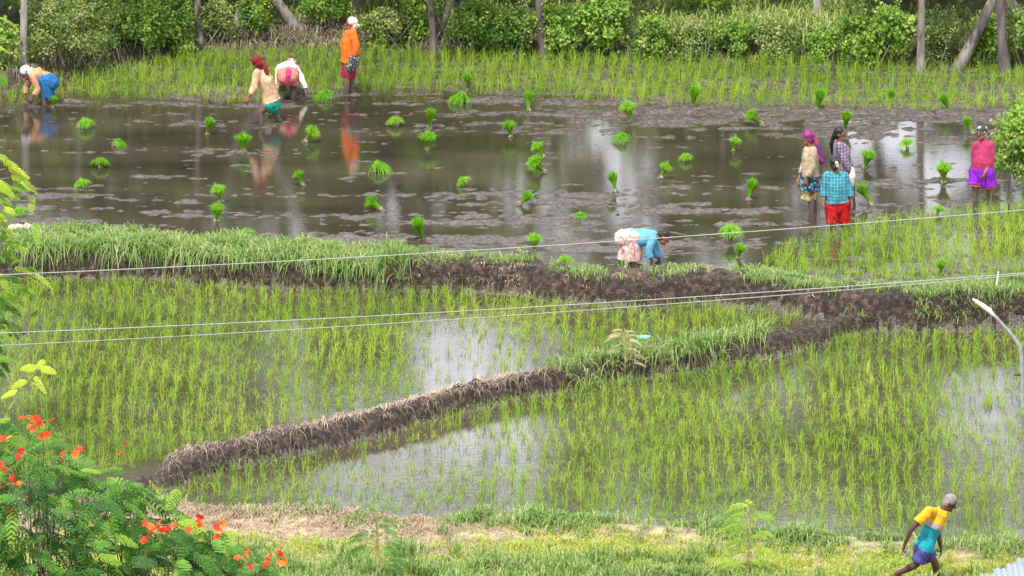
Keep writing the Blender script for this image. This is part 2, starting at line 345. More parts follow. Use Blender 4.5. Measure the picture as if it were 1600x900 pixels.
# thinner grass on the rest of the crest
X, Y, H, rg = scatter(26000, -3, 14, b1y0, b1y1, near(B1, .95)); px, py = px_of(X, Y, H)
d, _ = dseg(X, Y, B1); patch = fbm(X, Y, .8, 23, 3)
base = np.select([px < 640, px < 900, px < 1040, px < 1330], [.0, .38, .45, .9], .95)
k = (R.uniform(0, 1, X.shape) < base*np.clip((patch-.36)*5, 0, 1.1)*np.where(Y > yline(X, B1)-np.where(px > 1300, .60, .30), 1, np.where(px > 1330, .35, .12))) & (H > np.where(px > 1330, -.3, .0))
X, Y, H = X[k], Y[k], H[k]
grass('bund_tufts', 'short green tufts scattered along the right half of the upper bund', X, Y, H, .12+.20*fbm(X, Y, .5, 24), 6, .012, M_grass, (.3, .9), .7)
X, Y, H, rg = scatter(15000, -3, 9, b1y0, b1y1, near(B1, .6)); px, py = px_of(X, Y, H)
k = (px > 560) & (px < 1560) & (R.uniform(0, 1, X.shape) < np.clip((fbm(X, Y, .6, 25)-.42)*4, 0, .6)*np.where(Y > yline(X, B1)-.42, 1, .4)*np.where(px < 900, 1, .5))
X, Y, H = X[k], Y[k], H[k]
grass('dead_grass', 'dry brown grass on the bare top of the upper bund', X, Y, H, .07+.06*fbm(X, Y, .5, 26), 5, .010, M_straw, (.5, 1.2), .8)
# diagonal bund: dead grass then green
b2y0, b2y1 = B2[:, 1].min()-1, B2[:, 1].max()+1
X, Y, H, rg = scatter(42000, -11, 8, b2y0, b2y1, near(B2, .50)); px, py = px_of(X, Y, H)
k = (px > 255) & (R.uniform(0, 1, X.shape) < np.clip(1-(px-820)/120, .05, 1)*.75) & (px < 1150) & (H > ZM-.04) & ((Y > yline(X, B2)-.20) | (R.uniform(0, 1, X.shape) < .4))
X1, Y1, H1 = X[k], Y[k], H[k]; px1 = px[k]; top = sm(-.10, .18, Y1-yline(X1, B2)); pale = sm(420, 560, px1)
rb = np.clip(.12+1.25*top*(.35+.65*pale)*(.5+.8*fbm(X1, Y1, .5, 31)), 0, 1)
grass('bund_dead_grass', 'dry grey brown grass matted over the left part of the diagonal bund', X1, Y1, H1, .06+.30*np.clip(fbm(X1, Y1, .22, 27)-.15, 0, 1), 6, .011, M_deadgrass, (.5, 1.3), .9, rb=rb)
cov = np.clip((px-850)/60, 0, 1)*np.clip((1215-px)/40, 0, 1)
k = (R.uniform(0, 1, X.shape) < cov*.9*np.where(Y > yline(X, B2)-.22, 1, .35)); X, Y, H = X[k], Y[k], H[k]
grass('bund_green_grass', 'lush green grass on the upper half of the diagonal bund', X, Y, H, .24+.28*fbm(X, Y, .5, 28), 6, .014, M_grass, (.2, 1.0), .8)
# front ground
gx0, gx1 = -10, 12
ys_ = E3[:, 1]
X, Y, H, rg = scatter(60000, gx0, gx1, -19.5, ys_.max()+.6, lambda X, Y: (Y < yline(X, E3)+.15)); px, py = px_of(X, Y, H)
de = yline(X, E3)-Y
strawness = sm(1000, 620, px+140*(fbm(X, Y, 1.5, 41)-.5)); edge = np.exp(-((de-.3)/.38)**2)
n4 = fbm(X, Y, .9, 42)
k = (R.uniform(0, 1, X.shape) < edge*np.where(px > 690, .60, .05)*np.clip((fbm(X, Y, .45, 50)-.36)*5, .08, 1))
grass('bank_grass', 'dark green grass clumps along the bank in front of the lower plot', X[k], Y[k], H[k], .10+.36*fbm(X[k], Y[k], .3, 43), 7, .014, M_grass, (.2, 1.0), .8)
k = (R.uniform(0, 1, X.shape) < edge*sm(720, 640, px)*.75)
grass('dry_bank_grass', 'dry straw coloured grass heaped on the bank at lower left', X[k], Y[k], H[k], .12+.10*fbm(X[k], Y[k], .5, 44), 6, .012, M_straw, (.4, 1.2), .8)
gr = sm(.9, 2.6, de+1.2*(n4-.5))*(1-.45*strawness) + (1-strawness)*.55*sm(.3, .9, de)
k = R.uniform(0, 1, X.shape) < gr*.75
pyk = py[k]; rb = np.clip(.35+.6*fbm(X[k], Y[k], .8, 47)+.0*pyk, 0, 1)
grass('field_grass', 'yellow green grass growing over the ground in front', X[k], Y[k], H[k], .05+.30*np.clip(fbm(X[k], Y[k], .35, 45)-.15, 0, 1), 6, .013, M_ygrass, (.3, 1.1), .7, rb=rb)
k = (R.uniform(0, 1, X.shape) < strawness*.45*sm(.2, .6, de))
grass('straw_litter', 'flattened pale straw lying on the ground at lower left', X[k], Y[k], H[k], .06+.07*R.uniform(0, 1, k.sum()), 6, .010, M_straw, (.9, 1.35), .7, spread=.06)
k = (R.uniform(0, 1, X.shape) < sm(860, 890, py+60*(fbm(X, Y, 1.0, 48)-.5)+np.where(px < 1150, -2, -45))*np.clip((fbm(X, Y, .4, 49)-.42)*5, 0, .8)) & (px > 380)
grass('tall_front_grass', 'taller blue green grass along the very front of the ground', X[k], Y[k], H[k], .14+.34*fbm(X[k], Y[k], .3, 46), 7, .015, M_grass, (.1, .7), .5)
# ------------------------------------------------------------------ bushes and trees along the far bank
def blobleaves(c, r, n, L0, fill=.35, seed=0, up=.35, shag=.18):
    """leaves in clumps through a lumpy ellipsoid: more on the outside, gaps between the clumps"""
    r = np.asarray(r, float); k = max(6, n//45)
    cd_ = unit(R.normal(0, 1, (k, 3))); cd_[:, 2] = np.where(cd_[:, 2] < -.5, -cd_[:, 2], cd_[:, 2])
    cr = (fill+(1-fill)*R.uniform(0, 1, k)**.45)*(1+R.normal(0, shag, k)); cc = c+cd_*cr[:, None]*r
    tone = R.uniform(0, 1, k); idx = R.integers(0, k, n)
    P = cc[idx] + R.normal(0, 1, (n, 3))*(.13*r.mean()+.03)
    nr_ = unit(cd_[idx]*.6 + R.normal(0, .55, (n, 3)) + np.array([0, -.1, up])); u = unit(np.cross(nr_, R.normal(0, 1, (n, 3))))
    u[:, 2] -= .25; u = unit(u); s = L0*R.uniform(.6, 1.35, n)
    V, F = quads(P, u, nr_, s, s*R.uniform(.55, .85, n))
    return V, F, np.repeat(np.clip(tone[idx]*.55+R.uniform(0, .45, n), 0, 1), 4)
def bush(cx, by, wpx, hpx, m, label, dy=0.0, leaf=.075, n=4200, group=None, sticks=8, stick_m=None, z0=None, spikes=0):
    g = G(cx, by, .1); g[1] += dy; z = float(terrain(np.array([g[0]]), np.array([g[1]]))[0][0]) if z0 is None else z0
    s = 91.; W = wpx/s; Hh = hpx/s; o = empty('bush', (g[0], g[1], z), label, 'bush', group)
    parts = []; nb = 9
    for i in range(nb):
        a = R.uniform(0, 2*math.pi); q = R.uniform(.0, .62)
        c = np.array([math.cos(a)*q*W*.5, math.sin(a)*q*W*.42, Hh*R.uniform(.16, .78)*(1-.3*q)]); rr = np.array([W*R.uniform(.22, .33), W*R.uniform(.2, .3), Hh*R.uniform(.22, .34)])
        parts.append(blobleaves(c, rr, n//nb, leaf))
    if spikes:
        for i in range(spikes):
            a = R.uniform(0, 2*math.pi); b0 = np.array([R.normal(0, W*.25), R.normal(0, W*.15), Hh*.6]); tip = b0+np.array([R.normal(0, .18), R.normal(0, .12), Hh*R.uniform(.35, .7)])
            t = R.uniform(0, 1, 26)[:, None]; P = b0*(1-t)+tip*t+R.normal(0, .03, (26, 3)); nn = unit(R.normal(0, 1, (26, 3))+[0, 0, .5]); uu = unit(np.cross(nn, R.normal(0, 1, (26, 3))))
            v, f = quads(P, uu, nn, np.full(26, leaf), np.full(26, leaf*.6)); parts.append((v, f, np.repeat(R.uniform(.4, 1, 26), 4)))
    link('foliage', npmesh('foliage', *merge(parts)), m, o)
    st = []
    for i in range(sticks):
        b = np.array([R.normal(0, W*.16), R.normal(-.05, W*.10), -.05]); e = b+np.array([R.normal(0, W*.22), R.normal(-.1, W*.2), Hh*R.uniform(.3, .8)]); md = (b+e)/2+R.normal(0, .05, 3)
        st.append(([b, md, e], [.016, .011, .005]))
    link('stems', tubemesh('stems', st, 5), stick_m or M_bark, o)
    return o
GB = 'bushes along the far bank'
for a in [
 (-34, 136, 96, 136, M_hedge_l, 'leafy bush at the far left edge behind the bent worker', .6, .08),
 (75, 122, 100, 118, M_hedge_g, 'dusty green bush just right of the pale post at far left', .4, .06),
 (138, 104, 110, 96, M_hedge_g, 'dusty low bush spilling over the bank between taller bushes at left', 0, .055),
 (212, 92, 110, 100, M_hedge, 'dark green leafy bush on the bank above the left tip of the rice', .1, .08),
 (268, 84, 90, 95, M_hedge, 'dense bush touching the slim grey trunk, on its left side', .3, .08),
 (340, 76, 70, 64, M_hedge_g, 'thin dusty bush between the slim trunk and the forked pale trunk', .5, .06),
 (398, 70, 70, 66, M_hedge, 'bush between the forked pale trunk and the dark leaning trunk', .5, .07),
 (505, 66, 90, 66, M_hedge, 'shaded bush between the two leaning trunks above the stooping workers', .6, .06),
 (600, 72, 80, 62, M_hedge_g, 'pale dusty bush just right of the orange shirted worker', .3, .065),
 (655, 74, 60, 80, M_hedge_l, 'narrow bush in front of the straight trunk beside the broken stump', .9, .075),
 (738, 78, 90, 76, M_hedge, 'rounded green bush right of the broken pale stump', .4, .08),
 (800, 82, 80, 80, M_hedge, 'dark bush with bare twigs at its foot, left of the dull vine covered trunk', .3, .07),
 (880, 86, 90, 90, M_hedge_l, 'bright creeper covered bush right of the vine covered trunk', .5, .085),
 (950, 88, 95, 96, M_hedge_l, 'tallest light green creeper heap at the middle of the bank', .8, .09),
 (1020, 90, 80, 76, M_hedge, 'bush with drooping twigs between the creeper heap and the reedy grass', .3, .07),
 (1085, 92, 70, 62, M_hedge_g, 'low dusty bush with straw stalks at the left end of the reedy grass', .5, .06),
 (1150, 93, 74, 54, M_hedge, 'low green bush sunk in the middle of the reedy grass', .7, .065),
 (1218, 95, 70, 66, M_hedge_g, 'dusty bush just left of the pale straight trunk in the reeds', .5, .06),
 (1290, 96, 70, 60, M_hedge_l, 'light green bush between the reeds and the broad leaved dark bush', .5, .07),
 (1340, 98, 80, 74, M_hedge, 'broad leaved dark bush left of the tall upright trunk on the right', .2, .10),
 (1392, 100, 90, 98, M_hedge_l, 'large creeper covered bush pressed against the tall upright trunk', .5, .10),
 (1470, 100, 90, 82, M_hedge_g, 'bush between the tall upright trunk and the leaning trunk', .4, .07),
 (1548, 102, 80, 86, M_hedge_l, 'light green bush growing between the leaning and the brown trunk at right', .3, .09),
 (1625, 108, 90, 110, M_hedge, 'dark bush at the right end of the far bank', .3, .08)]:
    bush(*a[:6], dy=a[6]*.8+.08, leaf=a[7]*.82, n=5200, group=GB, spikes=6, sticks=10)
bush(1605, 300, 95, 150, M_hedge_l, 'bright leafy bush at the right edge beside the purple shorts worker', leaf=.085, n=6000, dy=.3, z0=0.0, spikes=4)
# small mound of ground under that bush
GAPS = [(930, 1.1, 2.3, 14), (975, 2.1, 3.6, 8), (1400, 1.0, 2.6, 62), (1500, 2.2, 3.2, 35), (700, 4.4, 6.0, 60), (845, 4.6, 5.8, 25), (400, 5.0, 6.0, 12), (1560, 4.4, 7.5, 60), (650, 6.5, 8, 200), (1180, 5.2, 6.2, 30), (1216, .8, 3.3, 4)]
# thicket behind: one mass of leaves
def thicket():
    parts = []
    for i in range(150):
        px = R.uniform(-220, 1820); lo = 1000 < px < 1330
        g = G(px, 60, .3); y = yline(g[0], BK)+R.uniform(1.5, 6.0); dd = y-yline(g[0], BK)
        z = .3+R.uniform(.2, .9 if lo else 1.25)+dd*.06; r = R.uniform(.45, .8)
        parts.append(blobleaves(np.array([g[0], y, z]), (r, r*.8, r*.8), 620, .085))
    for i in range(330):
        px = R.uniform(-220, 1820) if i < 190 else R.uniform(-200, 880); z = R.uniform(1.3, 3.0); r = R.uniform(.5, .85)
        if any(abs(px-q[0]) < q[3]+r*60 and q[1]-r*.6 < z < q[2]+r*.6 for q in GAPS[:-1]): continue
        x_ = (px-800)/91.; parts.append(blobleaves(np.array([x_, yline(x_, BK)+R.uniform(3.6, 6.5), z]), (r, r*.8, r*.8), 420, .12))
    V, F, A = merge(parts); tag(link('undergrowth', npmesh('undergrowth', V, F, A), M_hedge), 'mass of green leaves filling in behind the bushes of the far bank', 'undergrowth', kind='stuff')
    X = R.uniform(-14, 14, 9000); Y = yline(X, BK)+R.uniform(.2, 3.2, 9000); H, _ = terrain(X, Y); px, py = px_of(X, Y, H)
    k = R.uniform(0, 1, 9000) < np.where((px > 1030) & (px < 1330), .95, .10); C = np.stack([X[k], Y[k], H[k]], -1)
    hh = np.where((px[k] > 1030) & (px[k] < 1330), R.uniform(.3, .8, k.sum()), R.uniform(.25, .5, k.sum()))
    V, F, A = tufts(C, hh, 7, .06, .022, (.2, .9), None, .7)
    tag(link('reedy_grass', npmesh('reedy_grass', V, F, A), leafmat('reed_green', [(.06, .12, .02), (.16, .25, .05), (.30, .36, .10), (.50, .44, .24)], .3)), 'tall reedy grass with straw coloured blades on the far bank', 'grass', kind='stuff')
    X = R.uniform(-14, 14, 2600); Y = yline(X, BK)+R.uniform(.0, .5, 2600); H, _ = terrain(X, Y)
    V, F, A = tufts(np.stack([X, Y, H], -1), .22, 4, .05, .012, (.4, 1.2), R.uniform(0, .5, 2600), .9)
    tag(link('dead_twigs', npmesh('dead_twigs', V, F, A), M_deadgrass), 'dry twigs and dead stalks at the foot of the bushes', 'twigs', kind='stuff')
thicket()
def tree(bx, by, tx, rpx, m, label, dy=.5, zt=4.2, nblob=7, stump=False, group=None, spread=1.5, cm=None, zmax=7.2):
    """base pixel, x of the trunk where it leaves the picture, radius"""
    g = G(bx, by, .2); y = g[1]+dy; b = AY(bx, by, y); b[2] = .15; s = 91.
    top = AY(tx, 0, y); dirv = top-b; dirv = dirv/max(.2, dirv[2])
    o = empty('tree', tuple(b), label, 'tree', group); rr = rpx/s
    n = 9; zz = np.linspace(-.2, zt, n); wob = np.cumsum(R.normal(0, .025, (n, 2)), 0)
    path = np.stack([dirv[0]*zz*np.where(zz > 1.6, .8, 1)+wob[:, 0]*.6, wob[:, 1], zz], -1); rad = rr*(1.2-.55*(zz+.2)/(zt+.2)); rad[0] *= 1.35
    V, F = tube(path, rad, 10); specs = [(V, F, np.zeros(len(V)))]; crown = []
    if not stump:
        for i in range(nblob):
            for tr_ in range(12):
                c = path[-1]+np.array([R.uniform(-spread, spread), R.uniform(-1.0, 1.2), R.uniform(-1.7, zmax-zt)])
                wpx = 800+(c[0]+b[0])*91; wz = c[2]+b[2]; r = R.uniform(.55, .95)
                if all(not (abs(wpx-q[0]) < q[3]+r*70 and q[1]-r*.7 < wz < q[2]+r*.7) for q in GAPS): break
            else: continue
            crown.append(blobleaves(c, (r, r, r*.75), 560, .12, fill=.2))
            j = R.integers(5, n); pa = path[j]; pm = (pa+c)/2+np.array([0, 0, -.15]); V, F = tube([pa, pm, c], [rad[j]*.5, rad[j]*.32, .015], 6); specs.append((V, F, np.zeros(len(V))))
    V, F, _ = merge(specs); link('trunk', clean(npmesh('trunk', V, F, smooth=True)), m, o)
    if crown: link('crown', npmesh('crown', *merge(crown)), cm or M_hedge, o)
    return o
GT = 'trees along the far bank'
for a in [
 (39, 112, 40, 5.5, M_barkpale, 'tree with a thin pale straight trunk behind the bent worker at far left', .0, 4.2),
 (118, 92, 118, 5, M_barkpale, 'tree whose short pale trunk shows above the dusty bushes at left', 1.3, 4.0),
 (214, 80, 208, 4, M_bark, 'slim tree barely showing above the dark bush left of the narrow rice tip', 1.6, 3.8),
 (312, 66, 307, 5, M_bark, 'tree with a slim grey trunk standing in a dark gap of the hedge', .2, 4.2),
 (366, 54, 388, 9, M_barkpale, 'thick pale tree leaning right near the beige shirted walker', .5, 4.0),
 (470, 58, 428, 8, M_bark, 'grey trunk leaning left above the two stooping workers', .4, 4.4),
 (548, 48, 563, 8, M_barkdark, 'dark trunk leaning right just above the orange worker\'s white scarf', .8, 4.4),
 (674, 74, 671, 4.5, M_barkdark, 'thin dark upright tree left of the broken pale stump', .1, 4.2),
 (848, 76, 841, 6, M_barkdark, 'dull trunk half hidden by creepers near the middle of the bank', .2, 4.2),
 (1122, 60, 1123, 5, M_bark, 'tree behind the reedy grass whose trunk top shows at the picture edge', 2.5, 4.0),
 (1279, 74, 1276, 6.5, M_barkpale, 'pale straight trunk rising out of the reedy grass', 1.2, 4.2),
 (1438, 100, 1440, 5.5, M_bark, 'tall upright slim trunk wrapped by the creeper bush on the right', .0, 4.2),
 (1503, 96, 1550, 7.5, M_bark, 'smooth grey trunk leaning strongly right near the right end', .1, 4.4),
 (1574, 104, 1568, 7.5, M_barkdark, 'brown vertical trunk close to the right end of the bank', .1, 4.0),
 (1640, 84, 1580, 8, M_bark, 'grey trunk leaning left into the right corner of the bank', .4, 4.2),
 (1216, 40, 1215, 14, M_barkpale, 'broad trunked tree behind the reeds, mirrored as a wide pale bar', 3.3, 5.4)]:
    tree(*a[:6], dy=a[6]+.1, zt=a[7], group=GT)
tree(688, 52, 708, 6.5, M_barkpale, 'broken pale stump leaning right beside the thin dark tree', dy=.2, zt=.62, stump=True)
for i, px in enumerate([-60, 60, 170, 265, 345, 450, 520, 610, 700, 790, 880, 1010, 1080, 1180, 1300, 1350, 1480, 1600, 1690]):
    tree(px, 20, px+R.uniform(-12, 12), R.uniform(4, 8), [M_bark, M_barkdark][i % 2], 'slim tree standing behind the undergrowth of the far bank', dy=R.uniform(2.5, 4.5), zt=R.uniform(3.6, 4.8), nblob=15, group='slim trees behind the undergrowth', zmax=9.2, spread=1.9)
# ------------------------------------------------------------------ people
def pmat(name, base, rough=.8, attr=None, plaid=None, dots=None, mud=None, folds=True):
    """cloth or skin. plaid = (line colour, scale), dots = (colour, scale), attr = ramp along the body (colours, positions)"""
    m, t, b, o = newmat(name); lk = t.links.new; nn = t.nodes.new
    c = nn('ShaderNodeTexCoord'); col = nn('ShaderNodeRGB'); col.outputs[0].default_value = (*base, 1); cur = col.outputs[0]
    if attr:
        a = nn('ShaderNodeAttribute'); a.attribute_name = 't'; r = ramp(t, attr[0], attr[1]); r.color_ramp.interpolation = 'CONSTANT' if len(attr) > 2 else 'LINEAR'
        lk(a.outputs['Fac'], r.inputs[0]); cur = r.outputs[0]
    if plaid:
        for rot, ax in ((0, 'X'), (0, 'Z')):
            wv = nn('ShaderNodeTexWave'); wv.bands_direction = ax; wv.inputs['Scale'].default_value = plaid[1]; wv.inputs['Distortion'].default_value = .8; wv.inputs['Detail'].default_value = 1
            lk(c.outputs['Object'], wv.inputs['Vector']); r = ramp(t, [(0, 0, 0), (1, 1, 1)], [.55, .75]); lk(wv.outputs['Fac'], r.inputs[0])
            mth = nn('ShaderNodeMath'); mth.operation = 'MULTIPLY'; mth.inputs[1].default_value = .6; lk(r.outputs[0], mth.inputs[0])
            mi = nn('ShaderNodeMixRGB'); lk(mth.outputs[0], mi.inputs[0]); lk(cur, mi.inputs[1]); mi.inputs[2].default_value = (*plaid[0], 1); cur = mi.outputs[0]
    if dots:
        v = nn('ShaderNodeTexVoronoi'); v.inputs['Scale'].default_value = dots[1]; lk(c.outputs['Object'], v.inputs['Vector'])
        r = ramp(t, [(1, 1, 1), (0, 0, 0)], [.32, .42]); lk(v.outputs['Distance'], r.inputs[0])
        mi = nn('ShaderNodeMixRGB'); lk(r.outputs[0], mi.inputs[0]); lk(cur, mi.inputs[1]); mi.inputs[2].default_value = (*dots[0], 1); cur = mi.outputs[0]
    n = nn('ShaderNodeTexNoise'); n.inputs['Scale'].default_value = 9; n.inputs['Detail'].default_value = 5; lk(c.outputs['Object'], n.inputs['Vector'])
    r = ramp(t, [(.72, .70, .68), (1.12, 1.12, 1.12)], [.3, .65]); lk(n.outputs['Fac'], r.inputs[0])
    mi = nn('ShaderNodeMixRGB'); mi.blend_type = 'MULTIPLY'; mi.inputs[0].default_value = 1; lk(cur, mi.inputs[1]); lk(r.outputs[0], mi.inputs[2]); cur = mi.outputs[0]
    if mud is not None:                      # wet mud drying on the lower legs
        g = nn('ShaderNodeNewGeometry'); s = nn('ShaderNodeSeparateXYZ'); lk(g.outputs['Position'], s.inputs[0])
        ad = nn('ShaderNodeMath'); ad.operation = 'MULTIPLY_ADD'; lk(n.outputs['Fac'], ad.inputs[0]); ad.inputs[1].default_value = -.35; lk(s.outputs['Z'], ad.inputs[2])
        r = ramp(t, [(1, 1, 1), (0, 0, 0)], [max(0, mud-.2), max(.04, mud-.12)]); lk(ad.outputs[0], r.inputs[0])
        mi = nn('ShaderNodeMixRGB'); lk(r.outputs[0], mi.inputs[0]); lk(cur, mi.inputs[1]); mi.inputs[2].default_value = (.10, .075, .065, 1); cur = mi.outputs[0]
    lk(cur, b.inputs['Base Color']); b.inputs['Roughness'].default_value = rough; b.inputs['Specular IOR Level'].default_value = .3
    n2 = nn('ShaderNodeTexNoise'); n2.inputs['Scale'].default_value = 30; n2.inputs['Detail'].default_value = 4; lk(c.outputs['Object'], n2.inputs['Vector'])
    bn = nn('ShaderNodeBump'); bn.inputs['Strength'].default_value = .5 if folds else .12; bn.inputs['Distance'].default_value = .01; lk(n2.outputs['Fac'], bn.inputs['Height']); lk(bn.outputs[0], b.inputs['Normal'])
    return m
SKIN = pmat('brown_skin', (.21, .095, .055), .55, mud=.20, folds=False)
SKIN_M = pmat('dark_brown_skin', (.085, .038, .026), .5, folds=False)
HAIR = pmat('black_hair', (.012, .010, .010), .45); HAIRG = pmat('grey_hair', (.22, .20, .20), .8)
EYE = pmat('eye_dark', (.015, .012, .012), .3, folds=False); LIP = pmat('lips', (.16, .05, .045), .5, folds=False)
def loft(C, ru, rv, side, seg=14, flat=(False, False)):
    """closed elliptical tube through centres C; side = direction of the ru axis"""
    C = np.asarray(C, float); n = len(C); ru = np.asarray(ru, float); rv = np.asarray(rv, float)
    T = unit(np.gradient(C, axis=0)); rings = []; a = np.linspace(0, 2*math.pi, seg, endpoint=False)
    def ring(c, t, x, y):
        u = unit(side - t*(side @ t)); v = np.cross(t, u); return c+np.cos(a)[:, None]*u*x+np.sin(a)[:, None]*v*y
    if not flat[0]:
        for q in (85, 60, 30): q = RAD(q); rings.append(ring(C[0]-T[0]*math.sin(q)*min(ru[0], rv[0]), T[0], ru[0]*math.cos(q), rv[0]*math.cos(q)))
    for i in range(n): rings.append(ring(C[i], T[i], ru[i], rv[i]))
    if not flat[1]:
        for q in (30, 60, 85): q = RAD(q); rings.append(ring(C[-1]+T[-1]*math.sin(q)*min(ru[-1], rv[-1]), T[-1], ru[-1]*math.cos(q), rv[-1]*math.cos(q)))
    m = len(rings); V = np.concatenate(rings); F = []
    for i in range(m-1):
        for k in range(seg): F.append([i*seg+k, i*seg+(k+1) % seg, (i+1)*seg+(k+1) % seg, (i+1)*seg+k])
    V = np.concatenate([V, rings[0].mean(0)[None], rings[-1].mean(0)[None]]); b = m*seg
    for k in range(seg):
        k2 = (k+1) % seg; F.append([b, k2, k, b]); F.append([b+1, (m-1)*seg+k, (m-1)*seg+k2, b+1])
    return V, np.array(F), np.zeros(len(V))
def smoothpath(P, r, k=4):
    P = np.asarray(P, float); r = np.asarray(r, float); t = np.arange(len(P)); q = np.linspace(0, len(P)-1, (len(P)-1)*k+1)
    out = np.stack([np.interp(q, t, P[:, i]) for i in range(3)], -1); rr = np.interp(q, t, r)
    for _ in range(2): out[1:-1] = (out[:-2]+2*out[1:-1]+out[2:])/4
    return out, rr
def limb(P, r, flat=(False, False), side=np.array([1., 0, 0]), k=4, seg=12):
    p, rr = smoothpath(P, r, k); return loft(p, rr, rr, side if abs(unit(p[-1]-p[0]) @ side) < .9 else np.array([0, 1., 0]), seg, flat)
def ell(c, axes, radii, seg=14):
    """ellipsoid with axes rows"""
    th = np.linspace(0, math.pi, 11)[1:-1]; C = np.array([c+axes[2]*radii[2]*math.cos(t) for t in th[::-1]])
    ru = radii[0]*np.sin(th[::-1]); rv = radii[1]*np.sin(th[::-1]); V = []; a = np.linspace(0, 2*math.pi, seg, endpoint=False)
    for i in range(len(C)): V.append(C[i]+np.cos(a)[:, None]*axes[0]*ru[i]+np.sin(a)[:, None]*axes[1]*rv[i])
    m = len(C); V = np.concatenate(V+[(c-axes[2]*radii[2])[None], (c+axes[2]*radii[2])[None]]); F = []; b = m*seg
    for i in range(m-1):
        for k in range(seg): F.append([i*seg+k, i*seg+(k+1) % seg, (i+1)*seg+(k+1) % seg, (i+1)*seg+k])
    for k in range(seg):
        k2 = (k+1) % seg; F.append([b, k2, k, b]); F.append([b+1, (m-1)*seg+k, (m-1)*seg+k2, b+1])
    return V, np.array(F), np.zeros(len(V))
DG = None
def fuse(name, parts, voxel, smooth_n, origin, m, parent, wrinkle=0.0, wscale=12, tline=None):
    V, F, _ = merge(parts); V = V-origin
    me = bpy.data.meshes.new(name); me.from_pydata([tuple(v) for v in V], [], [tuple(dict.fromkeys(f)) for f in F.tolist()])
    o = bpy.data.objects.new(name, me); COL.objects.link(o)
    md = o.modifiers.new('r', 'REMESH'); md.mode = 'VOXEL'; md.voxel_size = voxel
    s = o.modifiers.new('s', 'SMOOTH'); s.iterations = smooth_n; s.factor = .5
    dg = bpy.context.evaluated_depsgraph_get(); me2 = bpy.data.meshes.new_from_object(o.evaluated_get(dg)); me2.name = name
    bpy.data.objects.remove(o); bpy.data.meshes.remove(me)
    n = len(me2.vertices); co = np.empty(n*3, np.float32); me2.vertices.foreach_get('co', co); co = co.reshape(-1, 3)
    if wrinkle:
        nm = np.empty(n*3, np.float32); me2.vertices.foreach_get('normal', nm); nm = nm.reshape(-1, 3)
        w_ = fbm(co[:, 0]*1.3+co[:, 1]*.7+co[:, 2]*.6, co[:, 2]*.35-co[:, 0]*.8+co[:, 1]*.4, 1/wscale, 61, 3)-.5
        co = co+nm*(w_*wrinkle*2)[:, None]; me2.vertices.foreach_set('co', co.astype(np.float32).ravel())
    if tline is not None:
        a, b = tline; a = a-origin; b = b-origin; d = b-a; t = np.clip(((co-a) @ d)/(d @ d), 0, 1)
        at = me2.attributes.new('t', 'FLOAT', 'POINT'); at.data.foreach_set('value', t.astype(np.float32))
    me2.polygons.foreach_set('use_smooth', np.ones(len(me2.polygons), bool)); me2.update()
    ob = link(name, me2, m, parent); return ob
def hand(wrist, fdir, palm_n, s=1.0, curl=.6, right=True):
    """palm, four unequal bent fingers, thumb off the side; fdir along the hand, palm_n out of the palm"""
    f = unit(np.asarray(fdir, float)); pn = unit(palm_n-f*(palm_n @ f)); sd_ = np.cross(f, pn)*(1 if right else -1); P = []
    k = wrist+f*.045*s
    P.append(loft([wrist-f*.01*s, wrist+f*.03*s, wrist+f*.075*s], [.026*s, .036*s, .038*s], [.02*s, .017*s, .014*s], sd_, 10))
    for i, (off, ln) in enumerate(((-.030, .062), (-.010, .072), (.011, .068), (.031, .052))):
        b = wrist+f*.078*s+sd_*off*s; a1 = curl*.8; a2 = curl*1.7
        m1 = b+(f*math.cos(a1)+pn*math.sin(a1)+sd_*off*1.5)*ln*.5*s; e = m1+(f*math.cos(a2)+pn*math.sin(a2))*ln*.5*s
        P.append(limb([b-f*.01, m1, e], [.0095*s, .0088*s, .0075*s], side=sd_, k=2, seg=8))
    tb = wrist+f*.022*s-sd_*.028*s; tm = tb+(f*.65-sd_*.6+pn*.35)*.034*s; te = tm+(f*.85-sd_*.1+pn*.5)*.030*s
    P.append(limb([tb, tm, te], [.0125*s, .0105*s, .0085*s], side=pn, k=2, seg=8)); return P
def foot(ank, d, s=1.0):
    d = unit(np.array([d[0], d[1], 0.0])); a = ank
    return [loft([a-d*.045*s+[0, 0, -.03*s], a+d*.04*s+[0, 0, -.035*s], a+d*.12*s+[0, 0, -.05*s], a+d*.17*s+[0, 0, -.055*s]], [.032*s, .036*s, .044*s, .036*s], [.034*s, .034*s, .02*s, .013*s], np.cross(d, [0, 0, 1.0]), 10)]
